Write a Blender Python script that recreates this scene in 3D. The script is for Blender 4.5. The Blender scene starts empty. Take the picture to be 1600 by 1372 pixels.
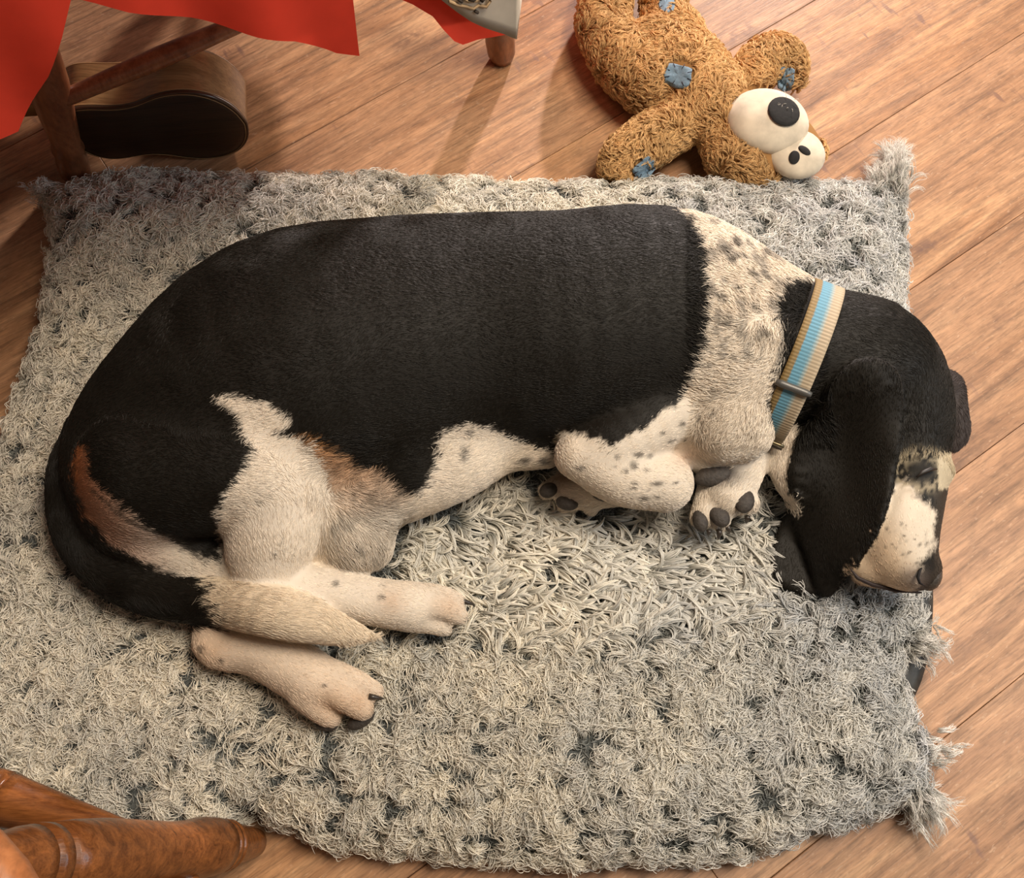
import bpy, bmesh, math, random
import numpy as np
from mathutils import Vector, Matrix

S = bpy.context.scene
COL = S.collection
rng = np.random.default_rng(7)
random.seed(7)

# ------------------------------------------------------------------ camera, light, exposure
FPX, CH, TH = 1540.0, 1.2, math.radians(20.2)
cT, sT = math.cos(TH), math.sin(TH)
cam = bpy.data.cameras.new('camera')
cam.sensor_width = 36.0
cam.lens = 36.0 * FPX / 1600.0
cam.clip_start = 0.02
co = bpy.data.objects.new('camera', cam)
COL.objects.link(co)
co.location = (0, 0, CH)
co.rotation_euler = (TH, 0, 0)
S.camera = co

S.view_settings.view_transform = 'Standard'
S.view_settings.look = 'None'
S.view_settings.gamma = 1
S.view_settings.use_curve_mapping = False
S.view_settings.exposure = 0.0

W = bpy.data.worlds.new('room_ambient')
S.world = W
W.use_nodes = True
W.node_tree.nodes['Background'].inputs[0].default_value = (1.0, 0.86, 0.72, 1)
W.node_tree.nodes['Background'].inputs[1].default_value = 0.10


def area_light(name, loc, target, size, power, color):
    l = bpy.data.lights.new(name, 'AREA')
    l.shape = 'DISK'
    l.size = size
    l.energy = power
    l.color = color
    o = bpy.data.objects.new(name, l)
    COL.objects.link(o)
    o.location = loc
    o.rotation_euler = (Vector(target) - Vector(loc)).to_track_quat('-Z', 'Y').to_euler()
    return o


area_light('ceiling_lamp_light', (1.1, 1.75, 2.6), (0.1, 0.45, 0), 0.20, 14, (1.0, 0.86, 0.70))
area_light('overhead_fill', (0.98, 0.74, 2.6), (0.0, 0.35, 0), 1.2, 70, (1.0, 0.87, 0.72))  # added broad fill to even out the light, not a known lamp
area_light('doorway_light', (1.05, 3.9, 1.15), (0.0, 0.8, 0), 0.14, 170, (1.0, 0.87, 0.83))
area_light('window_light', (2.3, 0.2, 1.5), (0.4, 0.2, 0), 0.9, 18, (0.80, 0.90, 1.0))


# ------------------------------------------------------------------ helpers
def pix(px, py, z=0.0):
    """ground coordinates of a measured point that lies at height z"""
    u = (px - 800) / FPX
    v = (686 - py) / FPX
    t = (CH - z) / (cT - v * sT)
    return Vector((u * t, (v * cT + sT) * t, z))


def depth(px, py, z):
    v = (686 - py) / FPX
    return (CH - z) / (cT - v * sT)


def to_px(p):
    p = np.asarray(p)
    dz = p[:, 2] - CH
    cy = p[:, 1] * cT + dz * sT
    cz = -p[:, 1] * sT + dz * cT
    return 800 + FPX * p[:, 0] / -cz, 686 - FPX * cy / -cz


def props(o, label=None, cat=None, group=None, kind=None):
    if label: o['label'] = label
    if cat: o['category'] = cat
    if group: o['group'] = group
    if kind: o['kind'] = kind
    return o


def empty(name, loc=(0, 0, 0), rz=0.0):
    o = bpy.data.objects.new(name, None)
    o.empty_display_size = 0.05
    COL.objects.link(o)
    o.location = loc
    o.rotation_euler = (0, 0, rz)
    return o


def link(name, me, mat=None, parent=None, smooth=True):
    o = bpy.data.objects.new(name, me)
    COL.objects.link(o)
    if mat: me.materials.append(mat)
    if parent:
        o.parent = parent
        # geometry is written in world coordinates: cancel the parent's placement
        o.matrix_parent_inverse = parent_matrix(parent).inverted()
    if smooth and len(me.polygons):
        me.polygons.foreach_set('use_smooth', [True] * len(me.polygons))
    return o


def parent_matrix(p):
    m = Matrix.LocRotScale(p.location, p.rotation_euler, p.scale)
    if p.parent:
        m = parent_matrix(p.parent) @ p.matrix_parent_inverse @ m
    return m


def from_bm(name, bm, mat=None, parent=None, smooth=True):
    me = bpy.data.meshes.new(name)
    bmesh.ops.recalc_face_normals(bm, faces=bm.faces[:])
    bm.to_mesh(me)
    bm.free()
    return link(name, me, mat, parent, smooth)


def ellipsoid(name, c, r, rot=None, mat=None, parent=None, seg=20, push=None):
    bm = bmesh.new()
    bmesh.ops.create_uvsphere(bm, u_segments=seg, v_segments=seg // 2 + 2, radius=1)
    R = rot if rot is not None else Matrix.Identity(3)
    for v in bm.verts:
        q = Vector((v.co.x * r[0], v.co.y * r[1], v.co.z * r[2]))
        if push: q = push(v.co, q)
        v.co = R @ q + Vector(c)
    return from_bm(name, bm, mat, parent)


def tube(bm, pts, rad, seg=14, cap=True, squash=1.0, up=Vector((0, 0, 1))):
    """rings along a path"""
    pts = [Vector(p) for p in pts]
    rings = []
    for i, p in enumerate(pts):
        d = (pts[min(i + 1, len(pts) - 1)] - pts[max(i - 1, 0)]).normalized()
        a = d.cross(up)
        if a.length < 1e-4: a = d.cross(Vector((1, 0, 0)))
        a.normalize()
        b = a.cross(d).normalized()
        r = rad[i] if hasattr(rad, '__len__') else rad
        rings.append([bm.verts.new(p + a * (r * math.cos(2 * math.pi * k / seg)) + b * (r * squash * math.sin(2 * math.pi * k / seg))) for k in range(seg)])
    for r0, r1 in zip(rings, rings[1:]):
        for k in range(seg):
            bm.faces.new((r0[k], r0[(k + 1) % seg], r1[(k + 1) % seg], r1[k]))
    if cap:
        bm.faces.new(rings[0][::-1])
        bm.faces.new(rings[-1])


def lathe(name, a, b, prof, mat, parent, seg=24):
    """turned piece from a to b; prof = [(t, radius)]"""
    a, b = Vector(a), Vector(b)
    bm = bmesh.new()
    tube(bm, [a.lerp(b, t) for t, r in prof], [r for t, r in prof], seg)
    return from_bm(name, bm, mat, parent)


_T = rng.random((64, 64, 64)).astype(np.float32)


def vn(p, scale, seed=0):
    """smooth value noise 0..1"""
    q = np.asarray(p, dtype=np.float64) / scale + 100.0 + seed * 7.31
    i = np.floor(q).astype(np.int64)
    f = q - i
    f = f * f * (3 - 2 * f)
    i0 = i % 64
    i1 = (i + 1) % 64
    x0, y0, z0 = i0.T
    x1, y1, z1 = i1.T
    fx, fy, fz = f.T
    c = lambda a, b, d: _T[a, b, d]
    return ((c(x0, y0, z0) * (1 - fx) + c(x1, y0, z0) * fx) * (1 - fy) + (c(x0, y1, z0) * (1 - fx) + c(x1, y1, z0) * fx) * fy) * (1 - fz) + \
           ((c(x0, y0, z1) * (1 - fx) + c(x1, y0, z1) * fx) * (1 - fy) + (c(x0, y1, z1) * (1 - fx) + c(x1, y1, z1) * fx) * fy) * fz


def in_poly(x, y, poly):
    r = np.zeros(x.shape, bool)
    n = len(poly)
    for i in range(n):
        x0, y0 = poly[i]
        x1, y1 = poly[(i + 1) % n]
        if y0 == y1: continue
        m = ((y0 > y) != (y1 > y)) & (x < (x1 - x0) * (y - y0) / (y1 - y0) + x0)
        r ^= m
    return r


def dist_poly(x, y, poly):
    """signed distance, negative inside"""
    d = np.full(x.shape, 1e9)
    n = len(poly)
    for i in range(n):
        ax, ay = poly[i]
        bx, by = poly[(i + 1) % n]
        dx, dy = bx - ax, by - ay
        t = np.clip(((x - ax) * dx + (y - ay) * dy) / (dx * dx + dy * dy + 1e-12), 0, 1)
        d = np.minimum(d, np.hypot(x - ax - t * dx, y - ay - t * dy))
    return np.where(in_poly(x, y, poly), -d, d)


def smooth_poly(pts, it=2, closed=True):
    for _ in range(it):
        q = []
        n = len(pts)
        for i in range(n if closed else n - 1):
            a, b = pts[i], pts[(i + 1) % n]
            q.append((a[0] * .75 + b[0] * .25, a[1] * .75 + b[1] * .25))
            q.append((a[0] * .25 + b[0] * .75, a[1] * .25 + b[1] * .75))
        pts = q
    return pts


# ---- implicit surfaces, meshed by surface nets
class Field:
    def __init__(s, lo, hi, h):
        s.lo = np.array(lo, float); s.h = h
        s.n = np.ceil((np.array(hi) - s.lo) / h).astype(int) + 1
        s.ax = [s.lo[i] + h * np.arange(s.n[i]) for i in range(3)]
        s.F = np.full(s.n, 1.0, np.float32)

    def group(s, prims, k, kin=0.02, sq=1.0):
        G = np.full(s.n, 1.0, np.float32)
        for a, b, ra, rb in prims:
            m = max(ra, rb) + 0.045
            lo = np.minimum(a, b) - m; hi = np.maximum(a, b) + m
            i0 = np.clip(((lo - s.lo) / s.h).astype(int), 0, s.n - 1)
            i1 = np.clip(((hi - s.lo) / s.h).astype(int) + 2, 1, s.n)
            if np.any(i1 <= i0): continue
            sl = tuple(slice(i0[j], i1[j]) for j in range(3))
            X, Y, Z = np.meshgrid(*[s.ax[j][sl[j]] for j in range(3)], indexing='ij', sparse=True)
            d = seg_d(X, Y, Z, a, b, ra, rb, sq)
            G[sl] = smin(G[sl], d.astype(np.float32), kin)
        s.F = smin(s.F, G, k)


def seg_d(X, Y, Z, a, b, ra, rb, sq):
    ax, ay, az = a; bx, by, bz = b
    dx, dy, dz = bx - ax, by - ay, (bz - az) / sq
    L = dx * dx + dy * dy + dz * dz + 1e-12
    zz = (Z - az) / sq
    t = np.clip(((X - ax) * dx + (Y - ay) * dy + zz * dz) / L, 0, 1) if sq > 0.5 else np.clip(((X - ax) * dx + (Y - ay) * dy + 0 * Z) / (dx * dx + dy * dy + 1e-12), 0, 1)
    return np.sqrt((X - ax - t * dx) ** 2 + (Y - ay - t * dy) ** 2 + (zz - t * dz) ** 2) - (ra + t * (rb - ra))


def smin(a, b, k):
    h = np.clip(0.5 + 0.5 * (b - a) / k, 0, 1)
    return b * (1 - h) + a * h - k * h * (1 - h)


def surface_nets(F, lo, h):
    n = np.array(F.shape)
    ins = F < 0
    c = np.zeros(n - 1, np.int8)
    for dx in (0, 1):
        for dy in (0, 1):
            for dz in (0, 1):
                c += ins[dx:n[0] - 1 + dx, dy:n[1] - 1 + dy, dz:n[2] - 1 + dz]
    act = (c > 0) & (c < 8)
    idx = np.full(act.shape, -1, np.int64)
    cells = np.argwhere(act)
    idx[act] = np.arange(len(cells))
    acc = np.zeros((len(cells), 3)); cnt = np.zeros(len(cells))
    cor = [(x, y, z) for x in (0, 1) for y in (0, 1) for z in (0, 1)]
    for i, p in enumerate(cor):
        for q in cor[i + 1:]:
            if sum(abs(p[j] - q[j]) for j in range(3)) != 1: continue
            fp = F[cells[:, 0] + p[0], cells[:, 1] + p[1], cells[:, 2] + p[2]]
            fq = F[cells[:, 0] + q[0], cells[:, 1] + q[1], cells[:, 2] + q[2]]
            m = (fp < 0) != (fq < 0)
            t = np.where(m, fp / np.where(m, fp - fq, 1), 0)
            pos = np.array(p)[None] + t[:, None] * (np.array(q) - np.array(p))[None]
            acc[m] += pos[m]; cnt[m] += 1
    V = np.array(lo) + h * (cells + acc / cnt[:, None])
    quads = []
    for a in range(3):
        o = [j for j in range(3) if j != a]
        s0 = [slice(1, n[j] - 1) for j in range(3)]; s1 = list(s0)
        s0[a] = slice(0, n[a] - 1); s1[a] = slice(1, n[a])
        A = ins[tuple(s0)]; B = ins[tuple(s1)]
        e = np.argwhere(A != B)
        fl = A[e[:, 0], e[:, 1], e[:, 2]]
        base = e.copy()
        for j in o: base[:, j] += 1
        def ix(u, v):
            q = base.copy(); q[:, o[0]] -= u; q[:, o[1]] -= v
            return idx[q[:, 0], q[:, 1], q[:, 2]]
        Q = np.stack([ix(0, 0), ix(1, 0), ix(1, 1), ix(0, 1)], 1)
        flip = fl if a != 1 else ~fl
        Q[~flip] = Q[~flip][:, ::-1]
        quads.append(Q)
    return V, np.concatenate(quads)


def relax(V, Q, it=4, lam=0.5):
    E = np.concatenate([Q[:, [0, 1]], Q[:, [1, 2]], Q[:, [2, 3]], Q[:, [3, 0]]])
    E = np.concatenate([E, E[:, ::-1]])
    deg = np.bincount(E[:, 0], minlength=len(V)).astype(float)[:, None]
    for i in range(it):
        A = np.stack([np.bincount(E[:, 0], V[E[:, 1], j], minlength=len(V)) for j in range(V.shape[1])], 1) / np.maximum(deg, 1)
        V = V + (lam if i % 2 == 0 or it < 3 else -lam * .9) * (A - V)
    return V


def mesh_np(name, V, Q):
    me = bpy.data.meshes.new(name)
    me.vertices.add(len(V)); me.vertices.foreach_set('co', V.astype(np.float32).ravel())
    k = Q.shape[1]
    me.loops.add(Q.size); me.loops.foreach_set('vertex_index', Q.astype(np.int32).ravel())
    me.polygons.add(len(Q)); me.polygons.foreach_set('loop_start', np.arange(0, Q.size, k, dtype=np.int32))
    me.update(calc_edges=True)
    me.validate()
    return me


def vnormals(me):
    a = np.empty(len(me.vertices) * 3, np.float32)
    me.vertices.foreach_get('normal', a)
    return a.reshape(-1, 3).astype(float)


def set_vcol(me, colr, name='coat'):
    at = me.attributes.new(name, 'FLOAT_COLOR', 'POINT')
    c = np.concatenate([colr, np.ones((len(colr), 1))], 1).astype(np.float32)
    at.data.foreach_set('color', c.ravel())


def curves_obj(name, P, rad, colr, mat, parent):
    """P (N,K,3) strands, rad (N,K), colr (N,3)"""
    N, K, _ = P.shape
    cu = bpy.data.hair_curves.new(name)
    cu.add_curves([K] * N)
    cu.attributes['position'].data.foreach_set('vector', P.astype(np.float32).ravel())
    ra = cu.attributes.get('radius') or cu.attributes.new('radius', 'FLOAT', 'POINT')
    ra.data.foreach_set('value', rad.astype(np.float32).ravel())
    ca = cu.attributes.new('strand_color', 'FLOAT_COLOR', 'CURVE')
    ca.data.foreach_set('color', np.concatenate([colr, np.ones((N, 1))], 1).astype(np.float32).ravel())
    cu.materials.append(mat)
    o = bpy.data.objects.new(name, cu)
    COL.objects.link(o)
    o.parent = parent
    o.matrix_parent_inverse = parent_matrix(parent).inverted()
    o['kind'] = 'stuff'
    return o


def paths(root, nrm, d, L, lift, curl, K, drop=0.6):
    """strand centre lines: leave along the normal, lie over, curl sideways"""
    N = len(root)
    nrm = nrm / np.linalg.norm(nrm, axis=1, keepdims=True)
    t = d - (d * nrm).sum(1, keepdims=True) * nrm
    t /= np.maximum(np.linalg.norm(t, axis=1, keepdims=True), 1e-6)
    b = np.cross(nrm, t)
    P = np.empty((N, K, 3)); P[:, 0] = root
    for i in range(1, K):
        s = (i - 0.5) / (K - 1)
        ph = (curl * s)[:, None]
        el = (lift * (1 - s * (1 + drop)))[:, None]
        P[:, i] = P[:, i - 1] + (L / (K - 1))[:, None] * (np.cos(el) * (np.cos(ph) * t + np.sin(ph) * b) + np.sin(el) * nrm)
    return P


def clumps(root, nrm, d, L, lift, curl, K, M, r0, r1, friz, drop=0.6):
    base = paths(root, nrm, d, L, lift, curl, K, drop)
    N = len(root)
    P = np.repeat(base, M, 0)
    off = rng.normal(size=(N * M, 3)) * np.repeat(r0, M)[:, None]
    s = np.linspace(0, 1, K)[None, :, None]
    rr1 = np.repeat(r1 / np.maximum(r0, 1e-9), M)[:, None, None]
    P = P + off[:, None, :] * (1 - s + s * rr1)
    fz = rng.normal(size=(N * M, K, 3)) * np.repeat(friz, M)[:, None, None]
    fz = (fz + np.roll(fz, 1, 1)) * .6
    P = P + fz * s
    return P


def sample_mesh(V, T3, nrm, count, mask_tri=None, zmin=-0.25):
    a, b, c = V[T3[:, 0]], V[T3[:, 1]], V[T3[:, 2]]
    ar = np.linalg.norm(np.cross(b - a, c - a), axis=1)
    fn = nrm[T3].mean(1)
    ar = ar * (fn[:, 2] > zmin)
    if mask_tri is not None: ar = ar * mask_tri
    pr = ar / ar.sum()
    t = rng.choice(len(T3), count, p=pr)
    u, v = rng.random(count), rng.random(count)
    m = u + v > 1
    u[m], v[m] = 1 - u[m], 1 - v[m]
    w = np.stack([1 - u - v, u, v], 1)
    return t, w, (V[T3[t]] * w[:, :, None]).sum(1), (nrm[T3[t]] * w[:, :, None]).sum(1)


# ------------------------------------------------------------------ materials
def new_mat(name):
    m = bpy.data.materials.new(name)
    m.use_nodes = True
    nt = m.node_tree
    return m, nt, nt.nodes['Principled BSDF'], nt.nodes, nt.links


def node(nt, typ, **kw):
    n = nt.nodes.new(typ)
    for k, v in kw.items():
        if k.startswith('i_'):
            key = k[2:]
            key = int(key) if key.isdigit() else key.replace('_', ' ')
            n.inputs[key].default_value = v
        else:
            setattr(n, k, v)
    return n


def ramp(nt, fac, stops):
    r = nt.nodes.new('ShaderNodeValToRGB')
    while len(r.color_ramp.elements) < len(stops): r.color_ramp.elements.new(0.5)
    for e, (p, c) in zip(r.color_ramp.elements, stops):
        e.position = p
        e.color = (c[0], c[1], c[2], 1) if hasattr(c, '__len__') else (c, c, c, 1)
    nt.links.new(fac, r.inputs[0])
    return r.outputs[0]


def mix(nt, fac, a, b, mode='MIX'):
    m = nt.nodes.new('ShaderNodeMix'); m.data_type = 'RGBA'; m.blend_type = mode
    for sock, v in ((m.inputs[0], fac), (m.inputs[6], a), (m.inputs[7], b)):
        if isinstance(v, bpy.types.NodeSocket): nt.links.new(v, sock)
        elif hasattr(v, '__len__'): sock.default_value = (*v[:3], 1)
        else: sock.default_value = v
    return m.outputs[2]


def noise(nt, vec, scale, detail=4, rough=0.55, dist=0.0):
    n = node(nt, 'ShaderNodeTexNoise', i_Scale=scale, i_Detail=detail, i_Roughness=rough, i_Distortion=dist)
    nt.links.new(vec, n.inputs['Vector'])
    return n.outputs['Fac']


def mapped(nt, vec, scale=(1, 1, 1), loc=(0, 0, 0), rot=(0, 0, 0)):
    m = node(nt, 'ShaderNodeMapping')
    m.inputs['Scale'].default_value = scale
    m.inputs['Rotation'].default_value = rot
    if isinstance(loc, bpy.types.NodeSocket): nt.links.new(loc, m.inputs['Location'])
    else: m.inputs['Location'].default_value = loc
    nt.links.new(vec, m.inputs['Vector'])
    return m.outputs[0]


def bump(nt, height, bsdf, strength, dist=0.002):
    b = node(nt, 'ShaderNodeBump', i_Strength=strength, i_Distance=dist)
    nt.links.new(height, b.inputs['Height'])
    nt.links.new(b.outputs[0], bsdf.inputs['Normal'])


def plain(name, colr, rough=0.6, var=0.12, scale=60, bstr=0.0, metal=0.0, sheen=0.0, spec=0.5):
    m, nt, bs, N, Lk = new_mat(name)
    tc = node(nt, 'ShaderNodeTexCoord')
    nf = noise(nt, tc.outputs['Object'], scale, 5)
    c0 = tuple(max(0, x * (1 - var)) for x in colr); c1 = tuple(min(1, x * (1 + var)) for x in colr)
    Lk.new(ramp(nt, nf, [(0.3, c0), (0.7, c1)]), bs.inputs['Base Color'])
    bs.inputs['Roughness'].default_value = rough
    bs.inputs['Metallic'].default_value = metal
    bs.inputs['Specular IOR Level'].default_value = spec
    if sheen: bs.inputs['Sheen Weight'].default_value = sheen
    if bstr: bump(nt, nf, bs, bstr)
    return m


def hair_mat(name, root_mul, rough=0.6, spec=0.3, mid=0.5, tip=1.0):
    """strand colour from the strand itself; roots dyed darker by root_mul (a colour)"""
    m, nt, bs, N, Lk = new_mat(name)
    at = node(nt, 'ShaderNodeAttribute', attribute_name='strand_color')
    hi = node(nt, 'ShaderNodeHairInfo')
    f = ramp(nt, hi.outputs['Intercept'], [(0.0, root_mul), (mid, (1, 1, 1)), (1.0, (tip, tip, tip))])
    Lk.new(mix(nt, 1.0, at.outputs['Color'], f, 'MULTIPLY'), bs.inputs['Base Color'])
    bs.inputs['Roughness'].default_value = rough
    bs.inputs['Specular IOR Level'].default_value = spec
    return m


def coat_mat(name, rough=0.6, spec=0.25):
    m, nt, bs, N, Lk = new_mat(name)
    at = node(nt, 'ShaderNodeAttribute', attribute_name='coat')
    Lk.new(at.outputs['Color'], bs.inputs['Base Color'])
    bs.inputs['Roughness'].default_value = rough
    bs.inputs['Specular IOR Level'].default_value = spec
    return m


def wood_floor():
    m, nt, bs, N, Lk = new_mat('floor_wood')
    tc = node(nt, 'ShaderNodeTexCoord')
    oi = node(nt, 'ShaderNodeObjectInfo')
    mul = node(nt, 'ShaderNodeVectorMath', operation='SCALE', i_Scale=23.0)
    cmb = node(nt, 'ShaderNodeCombineXYZ')
    Lk.new(oi.outputs['Random'], cmb.inputs[0]); Lk.new(oi.outputs['Random'], cmb.inputs[1]); Lk.new(oi.outputs['Random'], cmb.inputs[2])
    Lk.new(cmb.outputs[0], mul.inputs[0])
    add = node(nt, 'ShaderNodeVectorMath', operation='ADD')
    Lk.new(tc.outputs['Object'], add.inputs[0]); Lk.new(mul.outputs[0], add.inputs[1])
    v = add.outputs[0]
    # figure: wavy cathedral bands stretched along the board
    warp = noise(nt, mapped(nt, v, (2.2, 6.0, 1)), 1.0, 3, 0.5, 0.6)
    band = noise(nt, mapped(nt, v, (2.0, 17.0, 1)), 1.0, 5, 0.6, 1.6)
    streak = noise(nt, mapped(nt, v, (7.0, 130.0, 1)), 1.0, 4, 0.65, 0.3)
    grain = noise(nt, mapped(nt, v, (40.0, 420.0, 1)), 1.0, 3, 0.6)
    fleck = noise(nt, mapped(nt, v, (110.0, 260.0, 1)), 1.0, 2, 0.5)
    base = ramp(nt, band, [(0.28, (0.19, 0.090, 0.040)), (0.42, (0.35, 0.185, 0.088)), (0.56, (0.50, 0.285, 0.145)), (0.74, (0.66, 0.41, 0.22))])
    tone = ramp(nt, oi.outputs['Random'], [(0.0, (0.86, 0.83, 0.83)), (0.5, (1.0, 0.97, 0.95)), (1.0, (1.1, 1.06, 1.0))])
    c = mix(nt, 1.0, mix(nt, 1.0, base, tone, 'MULTIPLY'), (0.84, 0.80, 0.78), 'MULTIPLY')
    c = mix(nt, ramp(nt, warp, [(0.35, 0.0), (0.65, 0.38)]), c, (0.46, 0.27, 0.16), 'MIX')
    c = mix(nt, 0.75, c, ramp(nt, streak, [(0.3, 0.50), (0.48, 0.98), (0.7, 1.28)]), 'MULTIPLY')
    c = mix(nt, 0.75, c, ramp(nt, grain, [(0.32, 0.62), (0.5, 1.0), (0.7, 1.15)]), 'MULTIPLY')
    c = mix(nt, ramp(nt, fleck, [(0.63, 0.0), (0.75, 0.28)]), c, (0.72, 0.50, 0.33))
    mot = noise(nt, mapped(nt, v, (38, 60, 1)), 1.0, 5, 0.7, 0.8)
    c = mix(nt, 0.55, c, ramp(nt, mot, [(0.32, 0.68), (0.5, 1.0), (0.68, 1.2)]), 'MULTIPLY')
    # dark saw marks and knots
    knot = node(nt, 'ShaderNodeTexVoronoi', i_Scale=1.0, feature='F1')
    Lk.new(mapped(nt, v, (3.1, 9.0, 1)), knot.inputs['Vector'])
    kz = ramp(nt, knot.outputs['Distance'], [(0.0, 1.0), (0.16, 0.0)])
    kz2 = mix(nt, 1.0, kz, ramp(nt, noise(nt, v, 60, 3), [(0.42, 0.0), (0.6, 1.0)]), 'MULTIPLY')
    c = mix(nt, kz2, c, (0.15, 0.075, 0.05))
    scar = noise(nt, mapped(nt, v, (75.0, 22.0, 1)), 1.0, 2, 0.5)
    zone = noise(nt, v, 5.5, 2)
    sc = mix(nt, 1.0, ramp(nt, scar, [(0.60, 0.0), (0.68, 0.75)]), ramp(nt, zone, [(0.57, 0.0), (0.66, 1.0)]), 'MULTIPLY')
    c = mix(nt, sc, c, (0.19, 0.10, 0.07))
    Lk.new(c, bs.inputs['Base Color'])
    Lk.new(ramp(nt, streak, [(0.3, 0.52), (0.7, 0.38)]), bs.inputs['Roughness'])
    bs.inputs['Specular IOR Level'].default_value = 0.45
    bump(nt, mix(nt, 0.5, streak, grain), bs, 0.35, 0.0012)
    return m


def turned_wood(name, dark, lightc, axis_scale=(3, 3, 3), rough=0.3):
    m, nt, bs, N, Lk = new_mat(name)
    tc = node(nt, 'ShaderNodeTexCoord')
    a = noise(nt, mapped(nt, tc.outputs['Object'], axis_scale), 1.0, 5, 0.6, 0.8)
    b = noise(nt, mapped(nt, tc.outputs['Object'], tuple(6 * s for s in axis_scale)), 1.0, 4, 0.6)
    c = ramp(nt, a, [(0.3, dark), (0.7, lightc)])
    c = mix(nt, 0.7, c, ramp(nt, b, [(0.3, 0.6), (0.6, 1.1)]), 'MULTIPLY')
    Lk.new(c, bs.inputs['Base Color'])
    bs.inputs['Roughness'].default_value = rough
    bump(nt, b, bs, 0.15)
    return m


M = {}
M['floor'] = wood_floor()
M['gap'] = plain('floor_gap', (0.05, 0.028, 0.018), 0.8)
M['chair'] = turned_wood('chair_wood', (0.10, 0.032, 0.009), (0.30, 0.105, 0.028), (7, 90, 90), .25)
M['table'] = turned_wood('table_wood', (0.16, 0.05, 0.02), (0.36, 0.14, 0.06), (40, 40, 12))
M['red'] = plain('red_cloth', (0.95, 0.075, 0.038), 0.8, 0.05, 40, 0.05, spec=.2)
def translucent(m, colr, f):
    nt = m.node_tree
    bs = nt.nodes['Principled BSDF']; out = nt.nodes['Material Output']
    tr = node(nt, 'ShaderNodeBsdfTranslucent'); tr.inputs[0].default_value = (*colr, 1)
    mx = node(nt, 'ShaderNodeMixShader'); mx.inputs[0].default_value = f
    nt.links.new(bs.outputs[0], mx.inputs[1]); nt.links.new(tr.outputs[0], mx.inputs[2]); nt.links.new(mx.outputs[0], out.inputs[0])


translucent(M['red'], (0.95, 0.09, 0.045), 0.18)
M['towel'] = plain('white_cotton', (0.66, 0.58, 0.46), 0.85, 0.10, 30, 0.1)
M['print_tan'] = plain('tan_print', (0.45, 0.30, 0.16), 0.8)
M['print_dark'] = plain('dark_print', (0.07, 0.05, 0.035), 0.8)
M['uke_side'] = turned_wood('instrument_side', (0.26, 0.14, 0.055), (0.46, 0.28, 0.12), (4, 60, 30), 0.28)
M['uke_back'] = turned_wood('instrument_back', (0.024, 0.013, 0.008), (0.06, 0.032, 0.016), (3, 40, 60), 0.35)
M['uke_bind'] = plain('instrument_binding', (0.06, 0.03, 0.015), 0.3)
M['uke_line'] = plain('instrument_purfling', (0.40, 0.24, 0.10), 0.4)

# ------------------------------------------------------------------ floor, plank by plank
floor = empty('floor')
props(floor, 'warm brown wood-look plank floor laid diagonally', kind='structure')
ANG = math.atan2(2.84, 4.1)
dX = Vector((math.cos(ANG), math.sin(ANG), 0)); dY = Vector((-math.sin(ANG), math.cos(ANG), 0))
PW, PL = 0.2305, 1.22
bm = bmesh.new()
bmesh.ops.create_cube(bm, size=1)
for v in bm.verts: v.co = Vector((v.co.x * (PL - 0.0006), v.co.y * (PW - 0.0007), v.co.z * 0.008 - 0.004))
bmesh.ops.bevel(bm, geom=[e for e in bm.edges if all(v.co.z > -0.001 for v in e.verts)], offset=0.0007, segments=1, affect='EDGES')
plank_me = bpy.data.meshes.new('plank'); bm.to_mesh(plank_me); bm.free()
plank_me.materials.append(M['floor'])
offs = [0.31, 0.74, 0.12, 0.55, 0.93, 0.33, 0.62, 0.45, 0.47, 0.85, 0.22, 0.66, 0.4, 0.9]
for j in range(-5, 12):
    yc = -0.2300 + (j + 0.5) * PW
    for i in range(-3, 3):
        xc = (i + offs[(j + 5) % 14]) * PL + 0.35
        o = bpy.data.objects.new('plank', plank_me)
        COL.objects.link(o)
        o.parent = floor
        o.location = dX * xc + dY * yc
        o.rotation_euler = (0, 0, ANG)
bm = bmesh.new()
bmesh.ops.create_cube(bm, size=1)
for v in bm.verts: v.co = Vector((v.co.x * 4.6, v.co.y * 4.8 + 1.0, v.co.z * 0.01 - 0.0135))
from_bm('subfloor', bm, M['gap'], floor, False)

# ------------------------------------------------------------------ dog bed
bed_px = [(70, 300), (96, 296), (135, 290), (205, 270), (300, 277), (400, 280), (560, 277), (700, 285), (900, 291), (1060, 286), (1200, 281), (1325, 294),
          (1366, 282), (1382, 240), (1402, 240), (1408, 300), (1411, 400), (1408, 480), (1425, 600), (1440, 760), (1446, 880), (1448, 950), (1440, 1000),
          (1408, 1020), (1412, 1080), (1424, 1125), (1442, 1150), (1440, 1205), (1455, 1268), (1400, 1248), (1350, 1280), (1200, 1325),
          (1000, 1346), (800, 1343), (650, 1333), (500, 1312), (420, 1278), (385, 1262), (330, 1302), (240, 1334), (100, 1364), (-60, 1380),
          (-150, 1200), (-130, 950), (-50, 770), (8, 690), (55, 545), (80, 440), (84, 350)]
bed_poly = smooth_poly([tuple(pix(x, y, 0.03)[:2]) for x, y in bed_px], 1)
HB = 0.072


def bed_h(x, y):
    d = -dist_poly(x, y, bed_poly)
    s = np.clip(d / 0.11, 0, 1)
    h = 0.014 + (HB - 0.014) * np.sqrt(np.clip(1 - (1 - s) ** 2, 0, 1))
    p = np.stack([x.ravel(), y.ravel(), np.zeros(x.size)], 1)
    nz = (vn(p, 0.11, 1) - .5).reshape(x.shape) * 0.014 + (vn(p, 0.045, 2) - .5).reshape(x.shape) * 0.006
    return np.where(d > -0.004, h + nz * np.clip(d / 0.05, 0, 1), -0.05)


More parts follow.
